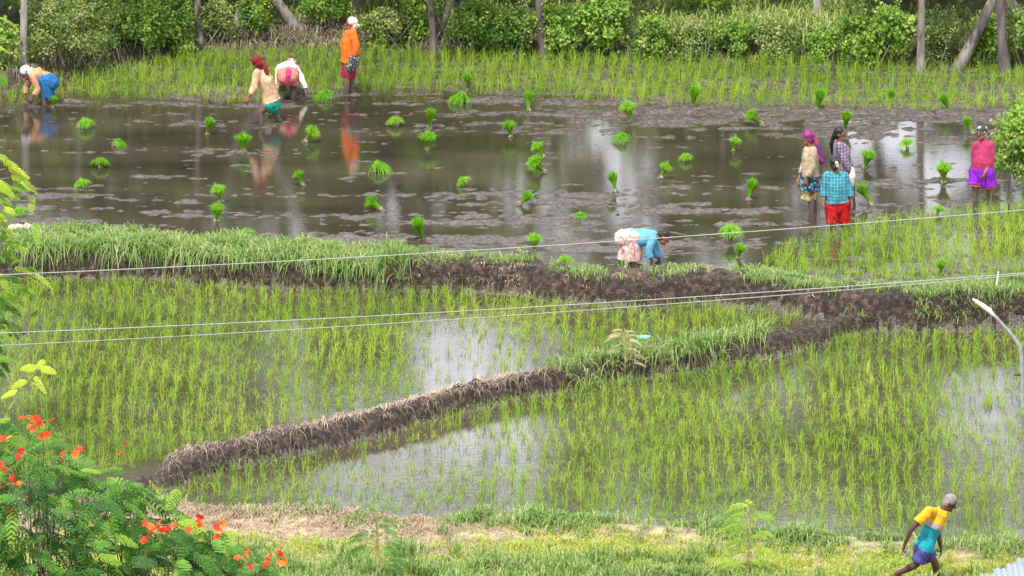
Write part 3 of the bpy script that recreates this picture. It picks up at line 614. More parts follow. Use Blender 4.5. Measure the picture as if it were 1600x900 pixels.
def person(label, y0, J, face, yaw, s=1.0, skin=SKIN, head_up=None, clothes=(), hands=None, hair=None, group='workers in the paddy fields', base=None, weight=1.0, ft=None):
    """J: joints as (px, py, depth offset in m); face: head forward direction; yaw: chest forward (degrees, 0 = +x, 90 = away)"""
    P = {k: AY(v[0], v[1], y0+v[2]) for k, v in J.items()}
    org = (P['footL']+P['footR'])/2; org[2] = min(P['footL'][2], P['footR'][2])-.05 if base is None else base
    root = empty('person', tuple(org), label, 'person', group)
    cf = np.array([math.cos(RAD(yaw)), math.sin(RAD(yaw)), 0]); sd = np.cross([0, 0, 1.0], cf)   # person's left
    spine = unit(P['neck']-P['pelvis'])
    sd = unit(sd-spine*(sd @ spine)); wgt = weight
    B = []; mid = (P['pelvis']*.5+P['chest']*.5)
    B.append(loft([P['pelvis']-spine*.07*s, P['pelvis'], mid, P['chest'], P['neck']-spine*.05*s, P['neck']], np.array([.13, .155, .13*wgt, .155, .12, .055])*s, np.array([.10, .115, .10*wgt, .11, .075, .052])*s, sd, 16))
    hd = P['head']; fwd = unit(np.asarray(face, float)); hu = unit(hd-P['neck']) if head_up is None else unit(np.asarray(head_up, float)); hu = unit(hu-fwd*(hu @ fwd)); hs = np.cross(hu, fwd)
    ax = np.array([hs, fwd, hu])
    B.append(limb([P['neck']-spine*.03, P['neck'], hd-hu*.03*s], np.array([.062, .052, .052])*s, side=sd))
    B.append(ell(hd+hu*.02*s, ax, np.array([.073, .090, .098])*s)); B.append(ell(hd-hu*.055*s+fwd*.03*s, ax, np.array([.052, .055, .058])*s))
    B.append(ell(hd+fwd*.093*s-hu*.012*s, ax, np.array([.012, .018, .024])*s, 8)); B.append(ell(hd+fwd*.082*s-hu*.086*s, ax, np.array([.018, .014, .014])*s, 8))
    for q in (-1, 1): B.append(ell(hd+hs*q*.075*s-fwd*.005, ax, np.array([.010, .018, .028])*s, 8))
    shp = {}
    for q, k in ((1, 'L'), (-1, 'R')):
        sh = P.get('sh'+k, P['neck']-spine*.055*s+sd*q*.155*s); shp[k] = sh; hp = P['pelvis']-spine*.03*s+sd*q*.085*s
        el, ha = P['elbow'+k], P['hand'+k]
        B.append(limb([sh, (sh+el)/2, el, el*.4+ha*.6, ha], np.array([.050, .044, .036, .034, .024])*s, side=sd))
        fd = unit(ha-el)+(np.array([0, 0, -.35]) if hands is None else np.asarray(hands[k][0]))
        B += hand(ha, fd, (-sd*q if hands is None else np.asarray(hands[k][1], float)), s, .55 if hands is None else hands[k][2], right=(k == 'R'))
        kn, fo = P['knee'+k], P['foot'+k]
        B.append(limb([hp, hp*.5+kn*.5, kn, kn*.6+fo*.4, fo+[0, 0, .0]], np.array([.092*wgt, .075*wgt, .054, .052, .034])*s, side=sd, seg=14))
        fdir = cf if ft is None else np.asarray(ft[k], float)
        B += foot(fo, fdir, s)
    fuse('body', B, .0068, 3, org, skin, root)
    for q in (-1, 1): fuse('eye', [ell(hd+fwd*.083*s+hs*q*.031*s+hu*.012*s, ax, np.array([.013, .009, .007])*s, 8)], .004, 0, org, EYE, root)
    fuse('mouth', [ell(hd+fwd*.081*s-hu*.052*s, ax, np.array([.022, .010, .008])*s, 8)], .004, 0, org, LIP, root)
    ctx = dict(P=P, sd=sd, cf=cf, spine=spine, hd=hd, fwd=fwd, hu=hu, hs=hs, ax=ax, sh=shp, s=s, org=org, root=root, wgt=wgt)
    for c in clothes: c(ctx)
    return root
def shirt(m, sleeve=1.0, hem=.06, loose=.02, flare=0.0, name='shirt', wr=.02, sm_=None):
    def f(c):
        P, s, sp, sd = c['P'], c['s'], c['spine'], c['sd']; w_ = c['wgt']; mid = P['pelvis']*.5+P['chest']*.5; l = loose
        down = sp if P['chest'][2]-P['pelvis'][2] > .2 else unit(P['chest']-P['pelvis'])
        B = [loft([P['pelvis']-down*hem, P['pelvis']+down*.04, mid, P['chest'], P['neck']-sp*.06*s, P['neck']-sp*.005], np.array([.165+flare, .16, .135*w_, .158, .130, .062])*s+l, np.array([.125+flare, .12, .108*w_, .115, .082, .058])*s+l, sd, 18, (True, True))]
        for q, k in ((1, 'L'), (-1, 'R')):
            sh = c['sh'][k]; el, ha = P['elbow'+k], P['hand'+k]
            if sleeve > 1: e = el+(ha-el)*(sleeve-1); pts = [sh, (sh+el)/2, el, e]; rr = [.062, .056, .05, .044]
            else: e = sh+(el-sh)*sleeve; pts = [sh, (sh+e)/2, e]; rr = [.062, .062, .064]
            S = limb(pts, np.array(rr)*s+l*.35, (False, True), sd)
            if sm_ is None: B.append(S)
            else: fuse('sleeve', [S, limb([sh, sh*.6+P['neck']*.4-sp*.03*s], np.array([.075, .06])*s, side=sd)], .0085, 2, c['org'], sm_, c['root'], wr, 11)
        fuse(name, B, .0085, 2, c['org'], m, c['root'], wr, 11, (P['pelvis']-sp*hem, P['neck']))
    return f
def skirt(m, top, bot, r0=(.165, .125), r1=(.20, .17), name='skirt', wr=.02, wsc=14, hip=False):
    """top, bot: (px, py, depth) centres given as (px, py, dy)"""
    def f(c):
        s = c['s']; y0 = c['y0'] if 'y0' in c else c['P']['footL'][1]; a, b = top(c), bot(c)
        p = [a*(1-t)+b*t for t in (0, .33, .66, 1)]
        B = []
        if hip:
            q, sp = c['P']['pelvis'], c['spine']; B = [loft([q-sp*.085*s, q, q+sp*.11*s], np.array([.185, .205, .185])*s*float(hip), np.array([.145, .165, .135])*s*float(hip), c['sd'], 16)]
        fuse(name, B+[loft(p, np.interp([0, .33, .66, 1], [0, 1], [r0[0], r1[0]])*s, np.interp([0, .33, .66, 1], [0, 1], [r0[1], r1[1]])*s, c['sd'], 20, (True, True))], .0085, 2, c['org'], m, c['root'], wr, wsc, (b, a))
    return f
def pants(m, frac=.9, loose=.022, name='trousers', wr=.022, waist=.05, wide=1.0):
    """trouser legs down to frac (1 = knee, 2 = ankle)"""
    def f(c):
        P, s, sp, sd = c['P'], c['s'], c['spine'], c['sd']; w_ = c['wgt']
        B = [loft([P['pelvis']-sp*.09*s, P['pelvis'], P['pelvis']+sp*waist], np.array([.14, .158, .145])*s+loose, np.array([.105, .12, .11])*s+loose, sd, 16)]
        for q, k in ((1, 'L'), (-1, 'R')):
            hp = P['pelvis']-sp*.03*s+sd*q*.085*s; kn, fo = P['knee'+k], P['foot'+k]
            if frac <= 1: e = hp+(kn-hp)*frac; pts = [hp, (hp+e)/2, e]; rr = np.array([.098, .092, .088*wide])
            else: e = kn+(fo-kn)*(frac-1); pts = [hp, (hp+kn)/2, kn, e]; rr = np.array([.098, .088, .074*wide, .066*wide])
            B.append(limb(pts, rr*s*w_+loose*.6, (False, True), sd))
        fuse(name, B, .0085, 2, c['org'], m, c['root'], wr, 12, (P['kneeL']*.5+P['kneeR']*.5, P['pelvis']))
    return f
def scarf(m, tail=None, name='headscarf', face_open=True, knot=True):
    def f(c):
        s, hd, fw, hu, ax = c['s'], c['hd'], c['fwd'], c['hu'], c['ax']; B = [ell(hd+hu*.045*s-fw*.018*s, ax, np.array([.092, .100, .088])*s), ell(hd-fw*.040*s-hu*.01*s, ax, np.array([.086, .074, .095])*s)]
        if knot: B.append(ell(hd-fw*.115*s-hu*.02*s, ax, np.array([.03, .03, .03])*s, 10))
        if tail is not None:
            B.append(limb([hd-fw*.10*s, hd-fw*.13*s-hu*.06*s+np.asarray(tail)*.4, hd-fw*.12*s-hu*.1*s+np.asarray(tail)], np.array([.035, .04, .045])*s, side=c['hs']))
        fuse(name, B, .007, 2, c['org'], m, c['root'], .007, 20)
    return f
def hairc(m, bun=None, tail=None, thin=False, name='hair'):
    def f(c):
        s, hd, fw, hu, ax = c['s'], c['hd'], c['fwd'], c['hu'], c['ax']; t = .0 if not thin else .003
        B = [ell(hd+hu*.040*s-fw*.016*s, ax, (np.array([.083, .094, .088])+t)*s), ell(hd-fw*.035*s+hu*.0*s, ax, (np.array([.080, .066, .085])+t)*s)]
        if bun is not None: B.append(ell(hd+np.asarray(bun), ax, np.array([.05, .045, .05])*s, 12))
        if tail is not None: B.append(limb([hd-fw*.08*s, hd-fw*.11*s+np.asarray(tail)*.5, hd-fw*.06+np.asarray(tail)], np.array([.04, .036, .016])*s, side=c['hs']))
        fuse(name, B, .007, 1, c['org'], m, c['root'], .006, 30)
    return f
def wrapc(m, pts, r, name, wr=.02, sidev=None, rv=None):
    """a bunched or wrapped cloth along pixel points (px, py, dy)"""
    def f(c):
        C = [AY(a, b, c['y0']+d) for a, b, d in pts]; fuse(name, [loft(C, r, rv or r, np.array([1., 0, 0]) if sidev is None else sidev, 16)], .0085, 2, c['org'], m, c['root'], wr, 18)
    return f
_person = person
def person(label, y0, J, face, yaw, clothes=(), **kw):
    def wrap(f):
        def g(c): c['y0'] = y0; f(c)
        return g
    return _person(label, y0, J, face, yaw, clothes=[wrap(f) for f in clothes], **kw)
jp = lambda k, q, t: (lambda c: c['P'][k]*(1-t)+c['P'][q]*t)
# 1 left: bent over planting
y = G(62, 162, 0)[1]
person('person bent over planting in a peach shirt, blue skirt and blue and white headscarf', y,
 dict(pelvis=(73, 126, 0), chest=(57, 116, 0), neck=(47, 113, 0), head=(41, 114, 0), shL=(51, 118, -.15), shR=(51, 117, .15), elbowL=(59, 140, -.2), handL=(51, 151, -.22), elbowR=(42, 134, .12), handR=(40, 150, .1),
 kneeL=(66, 148, -.1), footL=(72, 176, -.1), kneeR=(72, 148, .12), footR=(64, 176, .12)), (-.75, -.1, -.65), 180, head_up=(-.7, 0, .6),
 clothes=[shirt(pmat('peach_cloth', (.48, .25, .13)), 1.75, .02, .018), skirt(pmat('blue_cloth', (.015, .12, .30)), lambda c: c['P']['pelvis']+c['spine']*.06+np.array([0, 0, .02]), lambda c: AY(73, 151, c['y0']), (.19, .16), (.16, .14), hip=.94),
 scarf(pmat('blue_white_print', (.62, .62, .68), dots=((.08, .12, .35), 22)))])
# 2 walking, seen from behind, dark red scarf
y = G(428, 192, 0)[1]
person('person wading left in a beige shirt and teal shorts with a dark red headscarf', y,
 dict(pelvis=(424, 158, 0), chest=(415, 125, 0), neck=(407, 109, 0), head=(402, 98, 0), shL=(402, 114, -.13), shR=(416, 115, .12), elbowL=(397, 137, -.2), handL=(388, 152, -.25), elbowR=(424, 136, .22), handR=(428, 152, .22),
 kneeL=(408, 174, -.05), footL=(410, 206, -.05), kneeR=(430, 178, .1), footR=(446, 206, .1)), (-.75, .45, -.35), 165,
 clothes=[shirt(pmat('beige_cloth', (.50, .33, .19)), 1.7, .0, .024, .01), pants(pmat('teal_cloth', (.012, .24, .17)), .45, .026, 'shorts'), scarf(pmat('dark_red_cloth', (.17, .01, .014)), tail=(.02, -.02, -.12))])
# 3 stooping away
y = G(452, 155, 0)[1]
person('person stooping in a white top and salmon wrap with a magenta sash', y,
 dict(pelvis=(450, 118, -.05), chest=(449, 107, .32), neck=(452, 104, .45), head=(455, 103, .56), shL=(437, 107, .42), shR=(463, 108, .40), elbowL=(434, 128, .35), handL=(440, 146, .3), elbowR=(473, 129, .25), handR=(478, 145, .15),
 kneeL=(441, 138, .08), footL=(438, 168, 0), kneeR=(458, 138, .08), footR=(457, 168, 0)), (0, .6, -.8), 90, head_up=(0, .8, .5),
 clothes=[shirt(pmat('white_cotton', (.60, .56, .53)), 1.65, -.02, .022), skirt(pmat('salmon_cloth', (.48, .17, .13)), lambda c: c['P']['pelvis']+np.array([0, .06, .06]), lambda c: AY(450, 133, c['y0']-.02), (.19, .16), (.20, .15), hip=True),
 wrapc(pmat('magenta_sash', (.50, .03, .16)), [(451, 108, -.21), (450, 118, -.27), (449, 131, -.245)], [.05, .045, .04], 'sash', .01, rv=[.02, .03, .02]), scarf(pmat('pink_print', (.45, .12, .14), dots=((.65, .6, .6), 25)), knot=False)])
# 4 orange, standing
y = G(545, 147, 0)[1]
person('person standing upright in an orange shirt, holding a patterned cloth behind', y,
 dict(pelvis=(546, 92, 0), chest=(545, 63, 0), neck=(548, 46, 0), head=(549, 38, 0), shL=(551, 52, -.16), shR=(546, 52, .16), elbowL=(557, 74, -.22), handL=(553, 90, -.2), elbowR=(557, 74, .2), handR=(558, 90, .08),
 kneeL=(543, 121, -.08), footL=(540, 160, -.08), kneeR=(549, 121, .08), footR=(549, 160, .08)), (-.98, -.15, .05), 185, weight=1.15,
 clothes=[shirt(pmat('orange_cloth', (.66, .13, .012)), 1.75, .05, .025, .005), skirt(pmat('magenta_cloth', (.30, .006, .06)), lambda c: c['P']['pelvis']+np.array([0, 0, .02]), lambda c: AY(544, 120, c['y0']), (.165, .13), (.15, .12)),
 scarf(pmat('cream_print', (.68, .60, .52), dots=((.4, .18, .12), 28))), wrapc(pmat('dark_leaf_print', (.05, .055, .05), dots=((.42, .42, .36), 26)), [(557, 86, -.2), (552, 97, -.2), (547, 106, -.19)], [.08, .11, .07], 'patterned_cloth', .03, rv=[.05, .07, .05])])
# 5 bent over near the bund
y = G(1000, 410, 0)[1]
person('person bent double at the bund in a sky blue shirt and pale pink skirt', y,
 dict(pelvis=(982, 372, 0), chest=(1006, 371, 0), neck=(1027, 370, -.02), head=(1038, 371, -.03), shL=(1020, 373, .15), shR=(1020, 374, -.15), elbowR=(1013, 394, -.2), handR=(1019, 408, -.2), elbowL=(1026, 394, .15), handL=(1031, 408, .12),
 kneeL=(990, 396, .12), footL=(982, 424, .12), kneeR=(994, 397, -.1), footR=(985, 424, -.1)), (.72, -.25, -.65), 0, head_up=(.75, 0, .62),
 clothes=[shirt(pmat('sky_blue_cloth', (.10, .31, .44)), 1.6, -.03, .028), skirt(pmat('pale_pink_print', (.55, .42, .38), dots=((.58, .25, .22), 18)), lambda c: c['P']['pelvis']+c['spine']*.04+np.array([0, 0, .01]), lambda c: AY(984, 405, c['y0']), (.19, .18), (.18, .20), wr=.03, hip=True),
 hairc(HAIR, bun=(-.06, 0, .06))])
# 6 headscarf, beige shirt, floral wrap
y = G(1268, 331, 0)[1]
person('person in a khaki shirt, purple and red headscarf and floral waist cloth', y,
 dict(pelvis=(1266, 276, 0), chest=(1266, 247, 0), neck=(1266, 228, 0), head=(1262, 216, 0), shL=(1270, 235, -.16), shR=(1264, 235, .15), elbowL=(1269, 262, -.22), handL=(1260, 280, -.24), elbowR=(1256, 260, .15), handR=(1250, 276, .05),
 kneeL=(1267, 306, -.07), footL=(1269, 346, -.07), kneeR=(1271, 306, .08), footR=(1273, 346, .08)), (-.96, -.2, -.15), 185, weight=1.05,
 clothes=[shirt(pmat('khaki_cloth', (.36, .29, .19)), 1.75, -.02, .024), skirt(pmat('floral_teal', (.015, .05, .09), dots=((.18, .36, .42), 16)), lambda c: AY(1266, 266, c['y0']), lambda c: AY(1264, 296, c['y0']), (.17, .14), (.20, .17), name='waist_cloth', wr=.035),
 skirt(pmat('cream_yellow_cloth', (.46, .38, .18)), lambda c: AY(1265, 292, c['y0']), lambda c: AY(1263, 311, c['y0']), (.14, .12), (.14, .12), wr=.03),
 scarf(pmat('purple_red_cloth', (.14, .02, .16), dots=((.50, .03, .10), 9)), tail=(.10, -.02, -.30))])
# 7 plaid shirt, long hair
y = G(1322, 327, 0)[1]
person('person with long black hair and a purple checked shirt, facing right', y,
 dict(pelvis=(1320, 266, 0), chest=(1316, 240, 0), neck=(1312, 222, 0), head=(1312, 210, 0), shL=(1316, 229, .14), shR=(1312, 229, -.15), elbowR=(1320, 252, -.2), handR=(1328, 272, -.18), elbowL=(1326, 252, .16), handL=(1331, 272, .1),
 kneeL=(1327, 296, .08), footL=(1331, 342, .08), kneeR=(1322, 296, -.07), footR=(1327, 342, -.07)), (.97, -.2, -.1), 0,
 clothes=[shirt(pmat('purple_check', (.26, .21, .28), plaid=((.07, .035, .09), 6)), 1.7, .0, .022), pants(pmat('brown_cloth', (.09, .04, .045)), 1.7, .02), hairc(HAIR, tail=(-.06, 0, -.34)),
 wrapc(pmat('cream_bag_cloth', (.62, .55, .46)), [(1331, 266, -.16), (1331, 276, -.18), (1330, 290, -.16)], [.05, .06, .04], 'cloth_pouch', .01)])
# 8 teal checked shirt, red trousers, back to us
y = G(1313, 362, 0)[1]
person('person in a teal checked shirt and red trousers with a flower in the hair', y,
 dict(pelvis=(1308, 316, 0), chest=(1307, 288, 0), neck=(1305, 268, 0), head=(1304, 257, .01), shL=(1293, 275, 0), shR=(1320, 275, 0), elbowL=(1288, 298, -.03), handL=(1287, 318, -.1), elbowR=(1328, 298, 0), handR=(1331, 318, -.04),
 kneeL=(1300, 341, -.02), footL=(1303, 378, 0), kneeR=(1318, 341, .03), footR=(1327, 378, .12)), (-.15, .98, -.1), 92, weight=1.1,
 clothes=[shirt(pmat('teal_check', (.015, .16, .22), plaid=((.10, .30, .36), 6)), 1.45, .0, .03, .01), pants(pmat('red_cloth', (.44, .006, .012)), 1.18, .03, wide=1.15), hairc(HAIR, bun=(0, -.10, -.03)),
 wrapc(pmat('jasmine_flower', (.70, .62, .30), dots=((.5, .4, .1), 40)), [(1307, 254, -.16), (1309, 260, -.155)], [.025, .022], 'hair_flower', .01)])
# 9 pink shirt, purple shorts
y = G(1534, 321, 0)[1]
person('person standing in a pink shirt, violet shorts and black and white headscarf', y,
 dict(pelvis=(1534, 266, 0), chest=(1536, 238, 0), neck=(1537, 219, 0), head=(1534, 208, -.02), shL=(1547, 226, -.02), shR=(1526, 227, 0), elbowL=(1549, 250, -.06), handL=(1539, 270, -.20), elbowR=(1522, 250, .05), handR=(1526, 262, .15),
 kneeL=(1546, 294, -.02), footL=(1549, 336, 0), kneeR=(1524, 294, -.02), footR=(1522, 336, 0)), (-.55, -.83, -.05), 235, weight=1.25,
 clothes=[shirt(pmat('pink_cloth', (.36, .03, .10)), 1.25, -.02, .026), pants(pmat('violet_cloth', (.20, .01, .42)), .82, .032, 'shorts', wide=1.1, waist=.1), pants(pmat('orange_hem', (.42, .16, .05)), .95, .016, 'underskirt'), scarf(pmat('black_white_print', (.03, .04, .06), dots=((.7, .72, .75), 13)))])
# 10 man with the sickle
y = G(1440, 912, GRD)[1]
y = float(y); gz = float(terrain(np.array([9.]), np.array([y]))[0][0])
TS = ([(.008, .24, .32), (.012, .26, .34), (.36, .27, .30), (.64, .33, .012)], [0, .3, .56, .68], 'C')
MANJ = dict(pelvis=(1444, 855, 0), chest=(1459, 820, 0), neck=(1474, 795, 0), head=(1484, 786, -.01), shR=(1451, 799, -.17), shL=(1469, 803, .15), elbowR=(1424, 826, -.26), handR=(1413, 852, -.24), elbowL=(1466, 834, .24), handL=(1470, 856, .22),
 kneeR=(1432, 882, -.08), footR=(1400, 897, -.06), kneeL=(1461, 878, .08), footL=(1466, 912, .1))
person('grey haired person striding forward in a yellow and teal t-shirt and purple shorts', y, MANJ, (.80, -.15, -.55), 0, head_up=(.5, 0, .8), skin=SKIN_M, weight=.9, base=gz,
 hands={'R': ((0, 0, -.3), (1, 0, 0), 1.1), 'L': ((0, 0, -.35), (-1, 0, 0), .6)}, ft={'R': (.9, 0, 0), 'L': (1, 0, 0)}, group=None,
 clothes=[shirt(pmat('teal_yellow_tshirt', (.1, .4, .5), attr=TS), .66, .02, .022, sm_=pmat('yellow_cotton', (.64, .33, .012))), pants(pmat('purple_cotton', (.06, .055, .22)), .78, .024, 'shorts', wide=1.1), hairc(HAIRG, thin=True)])
# ------------------------------------------------------------------ seedling bundles
M_straw2 = leafmat('pale_roots', [(.20, .20, .06), (.38, .34, .14), (.48, .42, .22)], .2)
def bundle_meshes(kind):
    n = 300 if kind != 'wide' else 380
    a = R.uniform(0, 2*math.pi, n); q = R.uniform(0, 1, n)**.5
    P = np.stack([.018*q*np.cos(a), .018*q*np.sin(a), np.full(n, .02)], -1)
    ln = {'up': (.03, .46), 'mound': (.05, .80), 'wide': (.03, .58), 'tall': (.02, .28), 'flat': (.35, 1.2)}[kind]; h = {'up': .32, 'mound': .25, 'wide': .33, 'tall': .37, 'flat': .30}[kind]
    if kind == 'flat': a = R.normal(0, .8, n)
    V, F, A = blades(P, h*R.uniform(.72, 1.08, n), a+R.normal(0, .35, n), ln[0]+(ln[1]-ln[0])*q, np.full(n, .0095), np.clip(R.normal(.45, .24, n), 0, 1), .25 if kind in ('up', 'tall') else .6)
    A = np.maximum(A, 0)
    A = np.clip(A+R.uniform(-.22, .25), 0, 1); lv = npmesh('leaves', V, F, A); lv.materials.append(M_bundle)
    m = 60; P2 = np.stack([R.normal(0, .012, m), R.normal(0, .012, m), np.full(m, .05)], -1)
    V, F, A = blades(P2, np.full(m, -.09), R.uniform(0, 6.3, m), R.uniform(.1, .6, m), np.full(m, .010), R.uniform(.3, 1, m), .1)
    rt = npmesh('roots', V, F, A); rt.materials.append(M_straw2); return lv, rt
BM = {k: [bundle_meshes(k) for _ in range(3)] for k in ('up', 'mound', 'wide', 'tall', 'flat')}
M_clod = mat('mud_clod', [(.06, .048, .042), (.11, .088, .08), (.15, .12, .11)], .5, 12, 5, .8, 30)
def clodmesh(s=1.0, seed=0):
    V, F, _ = ell(np.zeros(3), np.eye(3), (.07*s, .055*s, .025*s), 12); V = V*(1+.35*(fbm(V[:, 0]*3+V[:, 2], V[:, 1]*3, .05, seed)-.5))[:, None]; me = clean(npmesh('mud_clump', V, F, smooth=True)); me.materials.append(M_clod); return me
CM = [clodmesh(1, i) for i in range(3)]
BUN = [  # base px, base py, kind, tilt (deg, + = leans right), size, label
 (135, 201, 'mound', 0, .95, 'mound shaped bundle of seedlings, nearest one below the far left worker'),
 (180, 229, 'wide', 60, .7, 'small loose yellow green seedling bundle flopped over at left'),
 (157, 262, 'mound', 0, 1.05, 'round mop of seedlings below the small loose yellow green bundle'),
 (130, 294, 'mound', -12, .85, 'small round seedling bundle closest to the left end of the grassy bund'),
 (324, 210, 'tall', -4, .85, 'slim upright seedling bundle on a small mud clump left of the walker'),
 (380, 238, 'up', 0, 1.05, 'full topped upright seedling bundle near the reflection of the walker'),
 (478, 222, 'up', 38, .95, 'seedling bundle leaning right near the orange worker\'s reflection'),
 (515, 155, 'wide', -68, .95, 'flattened seedling bundle lying by the stooping worker\'s hand'),
 (473, 290, 'up', -42, .8, 'small seedling bundle leaning left, midway below the orange worker'),
 (346, 315, 'up', -14, .95, 'upper one of two seedling bundles standing close together at left'),
 (338, 346, 'up', 4, .95, 'lower one of two seedling bundles standing close together at left'),
 (386, 373, 'mound', -20, .9, 'seedling bundle right against the thick grass of the left bund'),
 (33, 338, 'mound', -20, .9, 'seedling bundle partly behind the feathery leaves at the left edge'),
 (82, 168, 'tall', 0, .6, 'small upright seedling bundle beside the blue skirt of the left worker'),
 (440, 154, 'up', 0, .75, 'seedling bundle half hidden between the walker and the stooping worker'),
 (421, 180, 'mound', 0, .6, 'small seedling bundle behind the legs of the beige shirted walker'),
 (618, 197, 'mound', 8, .85, 'round seedling bundle just right of the orange reflection'),
 (586, 269, 'wide', 62, 1.0, 'seedling bundle lying flat below the orange reflection, leaves to the right'),
 (671, 200, 'tall', 0, .9, 'upper of two seedling bundles that almost touch near the top centre'),
 (668, 234, 'up', 0, 1.05, 'lower of two seedling bundles that almost touch near the top centre'),
 (731, 141, 'tall', 2, .85, 'upright seedling bundle standing just inside the far rice band'),
 (726, 161, 'wide', -70, 1.0, 'flat seedling heap below the bundle in the far rice band'),
 (727, 291, 'mound', -40, .75, 'tiny tilted seedling bundle near the centre of the muddy water'),
 (596, 330, 'up', -58, 1.1, 'seedling bundle fallen to the left with its roots showing'),
 (660, 374, 'tall', -24, 1.15, 'long seedling bundle leaning left close to the bare bund'),
 (826, 173, 'tall', -5, .82, 'small upright seedling bundle with a sprig at its foot near the rice band'),
 (798, 214, 'up', 0, .95, 'brushy upright seedling bundle right of the touching pair'),
 (850, 247, 'up', -40, .9, 'upper of two left leaning seedling bundles in the middle'),
 (849, 270, 'up', -50, 1.0, 'lower of two left leaning seedling bundles in the middle'),
 (812, 321, 'up', 48, .85, 'seedling bundle leaning right on a thin strip of mud'),
 (834, 392, 'up', 0, .9, 'upright seedling bundle crossed by the upper wire near the bund'),
 (883, 415, 'mound', -10, .85, 'small dark green seedling bundle sitting at the bund edge'),
 (907, 343, 'mound', 0, .75, 'lone small seedling bundle above the bent worker in sky blue'),
 (985, 190, 'up', -14, 1.15, 'large seedling bundle with spreading foot near the right of the centre'),
 (978, 222, 'wide', -62, .85, 'flattened seedling bundle just below the large one right of centre'),
 (962, 300, 'tall', -24, .9, 'left leaning seedling bundle beside the bright sky reflection'),
 (1033, 279, 'up', 34, .85, 'seedling bundle leaning right with a long reflection'),
 (1072, 252, 'mound', 8, .75, 'small squat seedling bundle left of the wide pale reflection'),
 (1083, 167, 'tall', 0, 1.0, 'slim tall seedling bundle touching the far rice, right of centre'),
 (1146, 236, 'up', 14, .85, 'darker seedling bundle just left of the wide pale reflection'),
 (1190, 196, 'up', -60, 1.0, 'seedling bundle fallen left above the wide pale reflection'),
 (1170, 313, 'tall', -3, .95, 'narrow seedling bundle left of the khaki shirted worker'),
 (1142, 380, 'wide', 0, 1.0, 'widest open seedling bundle crossed by the upper wire, right of the bent worker'),
 (1153, 404, 'up', 0, .75, 'small seedling bundle directly below the widest open bundle'),
 (1277, 172, 'tall', -8, 1.0, 'upright seedling bundle in the far rice above the group of three workers'),
 (1321, 203, 'tall', -6, .95, 'upright seedling bundle next to the long haired worker\'s head'),
 (1350, 263, 'up', 14, 1.05, 'full seedling bundle just right of the purple checked shirt'),
 (1361, 320, 'tall', -42, 1.0, 'long seedling bundle leaning left beside the red trousers'),
 (1389, 164, 'tall', 10, .75, 'small seedling bundle in the far rice between two upright ones on the right'),
 (1418, 231, 'mound', 4, .95, 'round seedling bundle at the top of the white sky reflection'),
 (1483, 176, 'tall', -34, .85, 'left leaning seedling bundle in the far rice near the right trunks'),
 (1474, 286, 'up', 0, 1.15, 'big fan topped seedling bundle left of the violet shorts'),
 (1520, 209, 'tall', -28, .85, 'left leaning seedling bundle touching the black and white headscarf'),
 (1472, 429, 'up', 0, .8, 'seedling bundle standing in the near right rice by the bund'),
 (1464, 336, 'wide', 20, .6, 'small pale seedling bundle at the edge of the near right rice')]
for i, (px, py, kd, tilt, sz, lab) in enumerate(BUN):
    g = G(px, py, .0); o = empty('seedling_bundle', (g[0], g[1], .005), lab, 'seedling bundle', 'seedling bundles set out in the upper plot')
    kd = 'flat' if kd == 'wide' and abs(tilt) > 55 else kd; sz *= {'mound': .86, 'flat': .86}.get(kd, 1)*R.uniform(.88, 1.05); mv = BM[kd][i % 3]; tl = min(abs(tilt), 80)
    for me_, nm in zip(mv, ('leaves', 'roots')):
        c = link(nm, me_, None, o); c.rotation_euler = (RAD(R.uniform(-16, 16)), RAD(tilt*.8+R.uniform(-9, 9)), R.uniform(0, 6) if abs(tilt) < 9 else 0) if kd != 'flat' else (0, 0, 0 if tilt > 0 else math.pi); c.scale = (sz*1.12,)*3
        c.location = (0, 0, .02 if tl > 30 else .0)
    c = link('mud_clump', CM[i % 3], None, o); c.scale = (sz*R.uniform(.7, 1.2),)*3; c.rotation_euler = (0, 0, R.uniform(0, 6)); c.location = (math.copysign(.03, -tilt) if tl > 30 else 0, 0, .0)
for px, py, s_ in ((1133, 330, 1.1), (1100, 306, .6), (492, 178, .8), (965, 335, .5), (1180, 352, .7), (590, 300, .6)):
    g = G(px, py, 0); me_ = clodmesh(s_, int(px)); c = link('mud_lump', me_); c.location = (g[0], g[1], .015)
    tag(c, {1133: 'pale rounded mud lump sticking out of the water left of the khaki shirt worker', 1100: 'small mud lump in the water above the rounded pale one', 492: 'mud lump by the stooping worker\'s outstretched hand', 965: 'small mud lump above the bent worker in sky blue', 1180: 'mud lump right of the widest open seedling bundle', 590: 'dark mud lump below the flat lying bundle left of centre'}[px], 'mud lump', 'mud lumps in the upper plot')
# ------------------------------------------------------------------ sickle in the man's hand
hR = AY(1415, 856, y-.24); o = empty('sickle', tuple(hR), 'curved pale sickle held down in the walking person\'s hand', 'sickle')
link('handle', tubemesh('handle', [([(0, 0, .03), (.01, 0, -.05), (.015, 0, -.12)], [.015, .017, .014])], 8), M_bark, o)
bl = [(0.015+.03*math.sin(t*1.2)-.0*t, 0, -.12-.05*t) for t in (0, .5, 1)]+[(.02, 0, -.23), (-.03, 0, -.285), (-.10, 0, -.31), (-.16, 0, -.30)]
p_, _ = smoothpath(bl, np.ones(len(bl))); wd = np.linspace(.022, .004, len(p_)); V = []
for i, q in enumerate(p_): V += [q+[0, -.002, wd[i]*.5], q+[0, .002, wd[i]*.5], q+[0, 0, -wd[i]*.7]]
F = []
for i in range(len(p_)-1):
    for k in range(3): F.append([i*3+k, i*3+(k+1) % 3, (i+1)*3+(k+1) % 3, (i+1)*3+k])
M_steel = mat('worn_steel', [(.38, .38, .37), (.55, .55, .54)], .35, 20, 4, spec=.8)
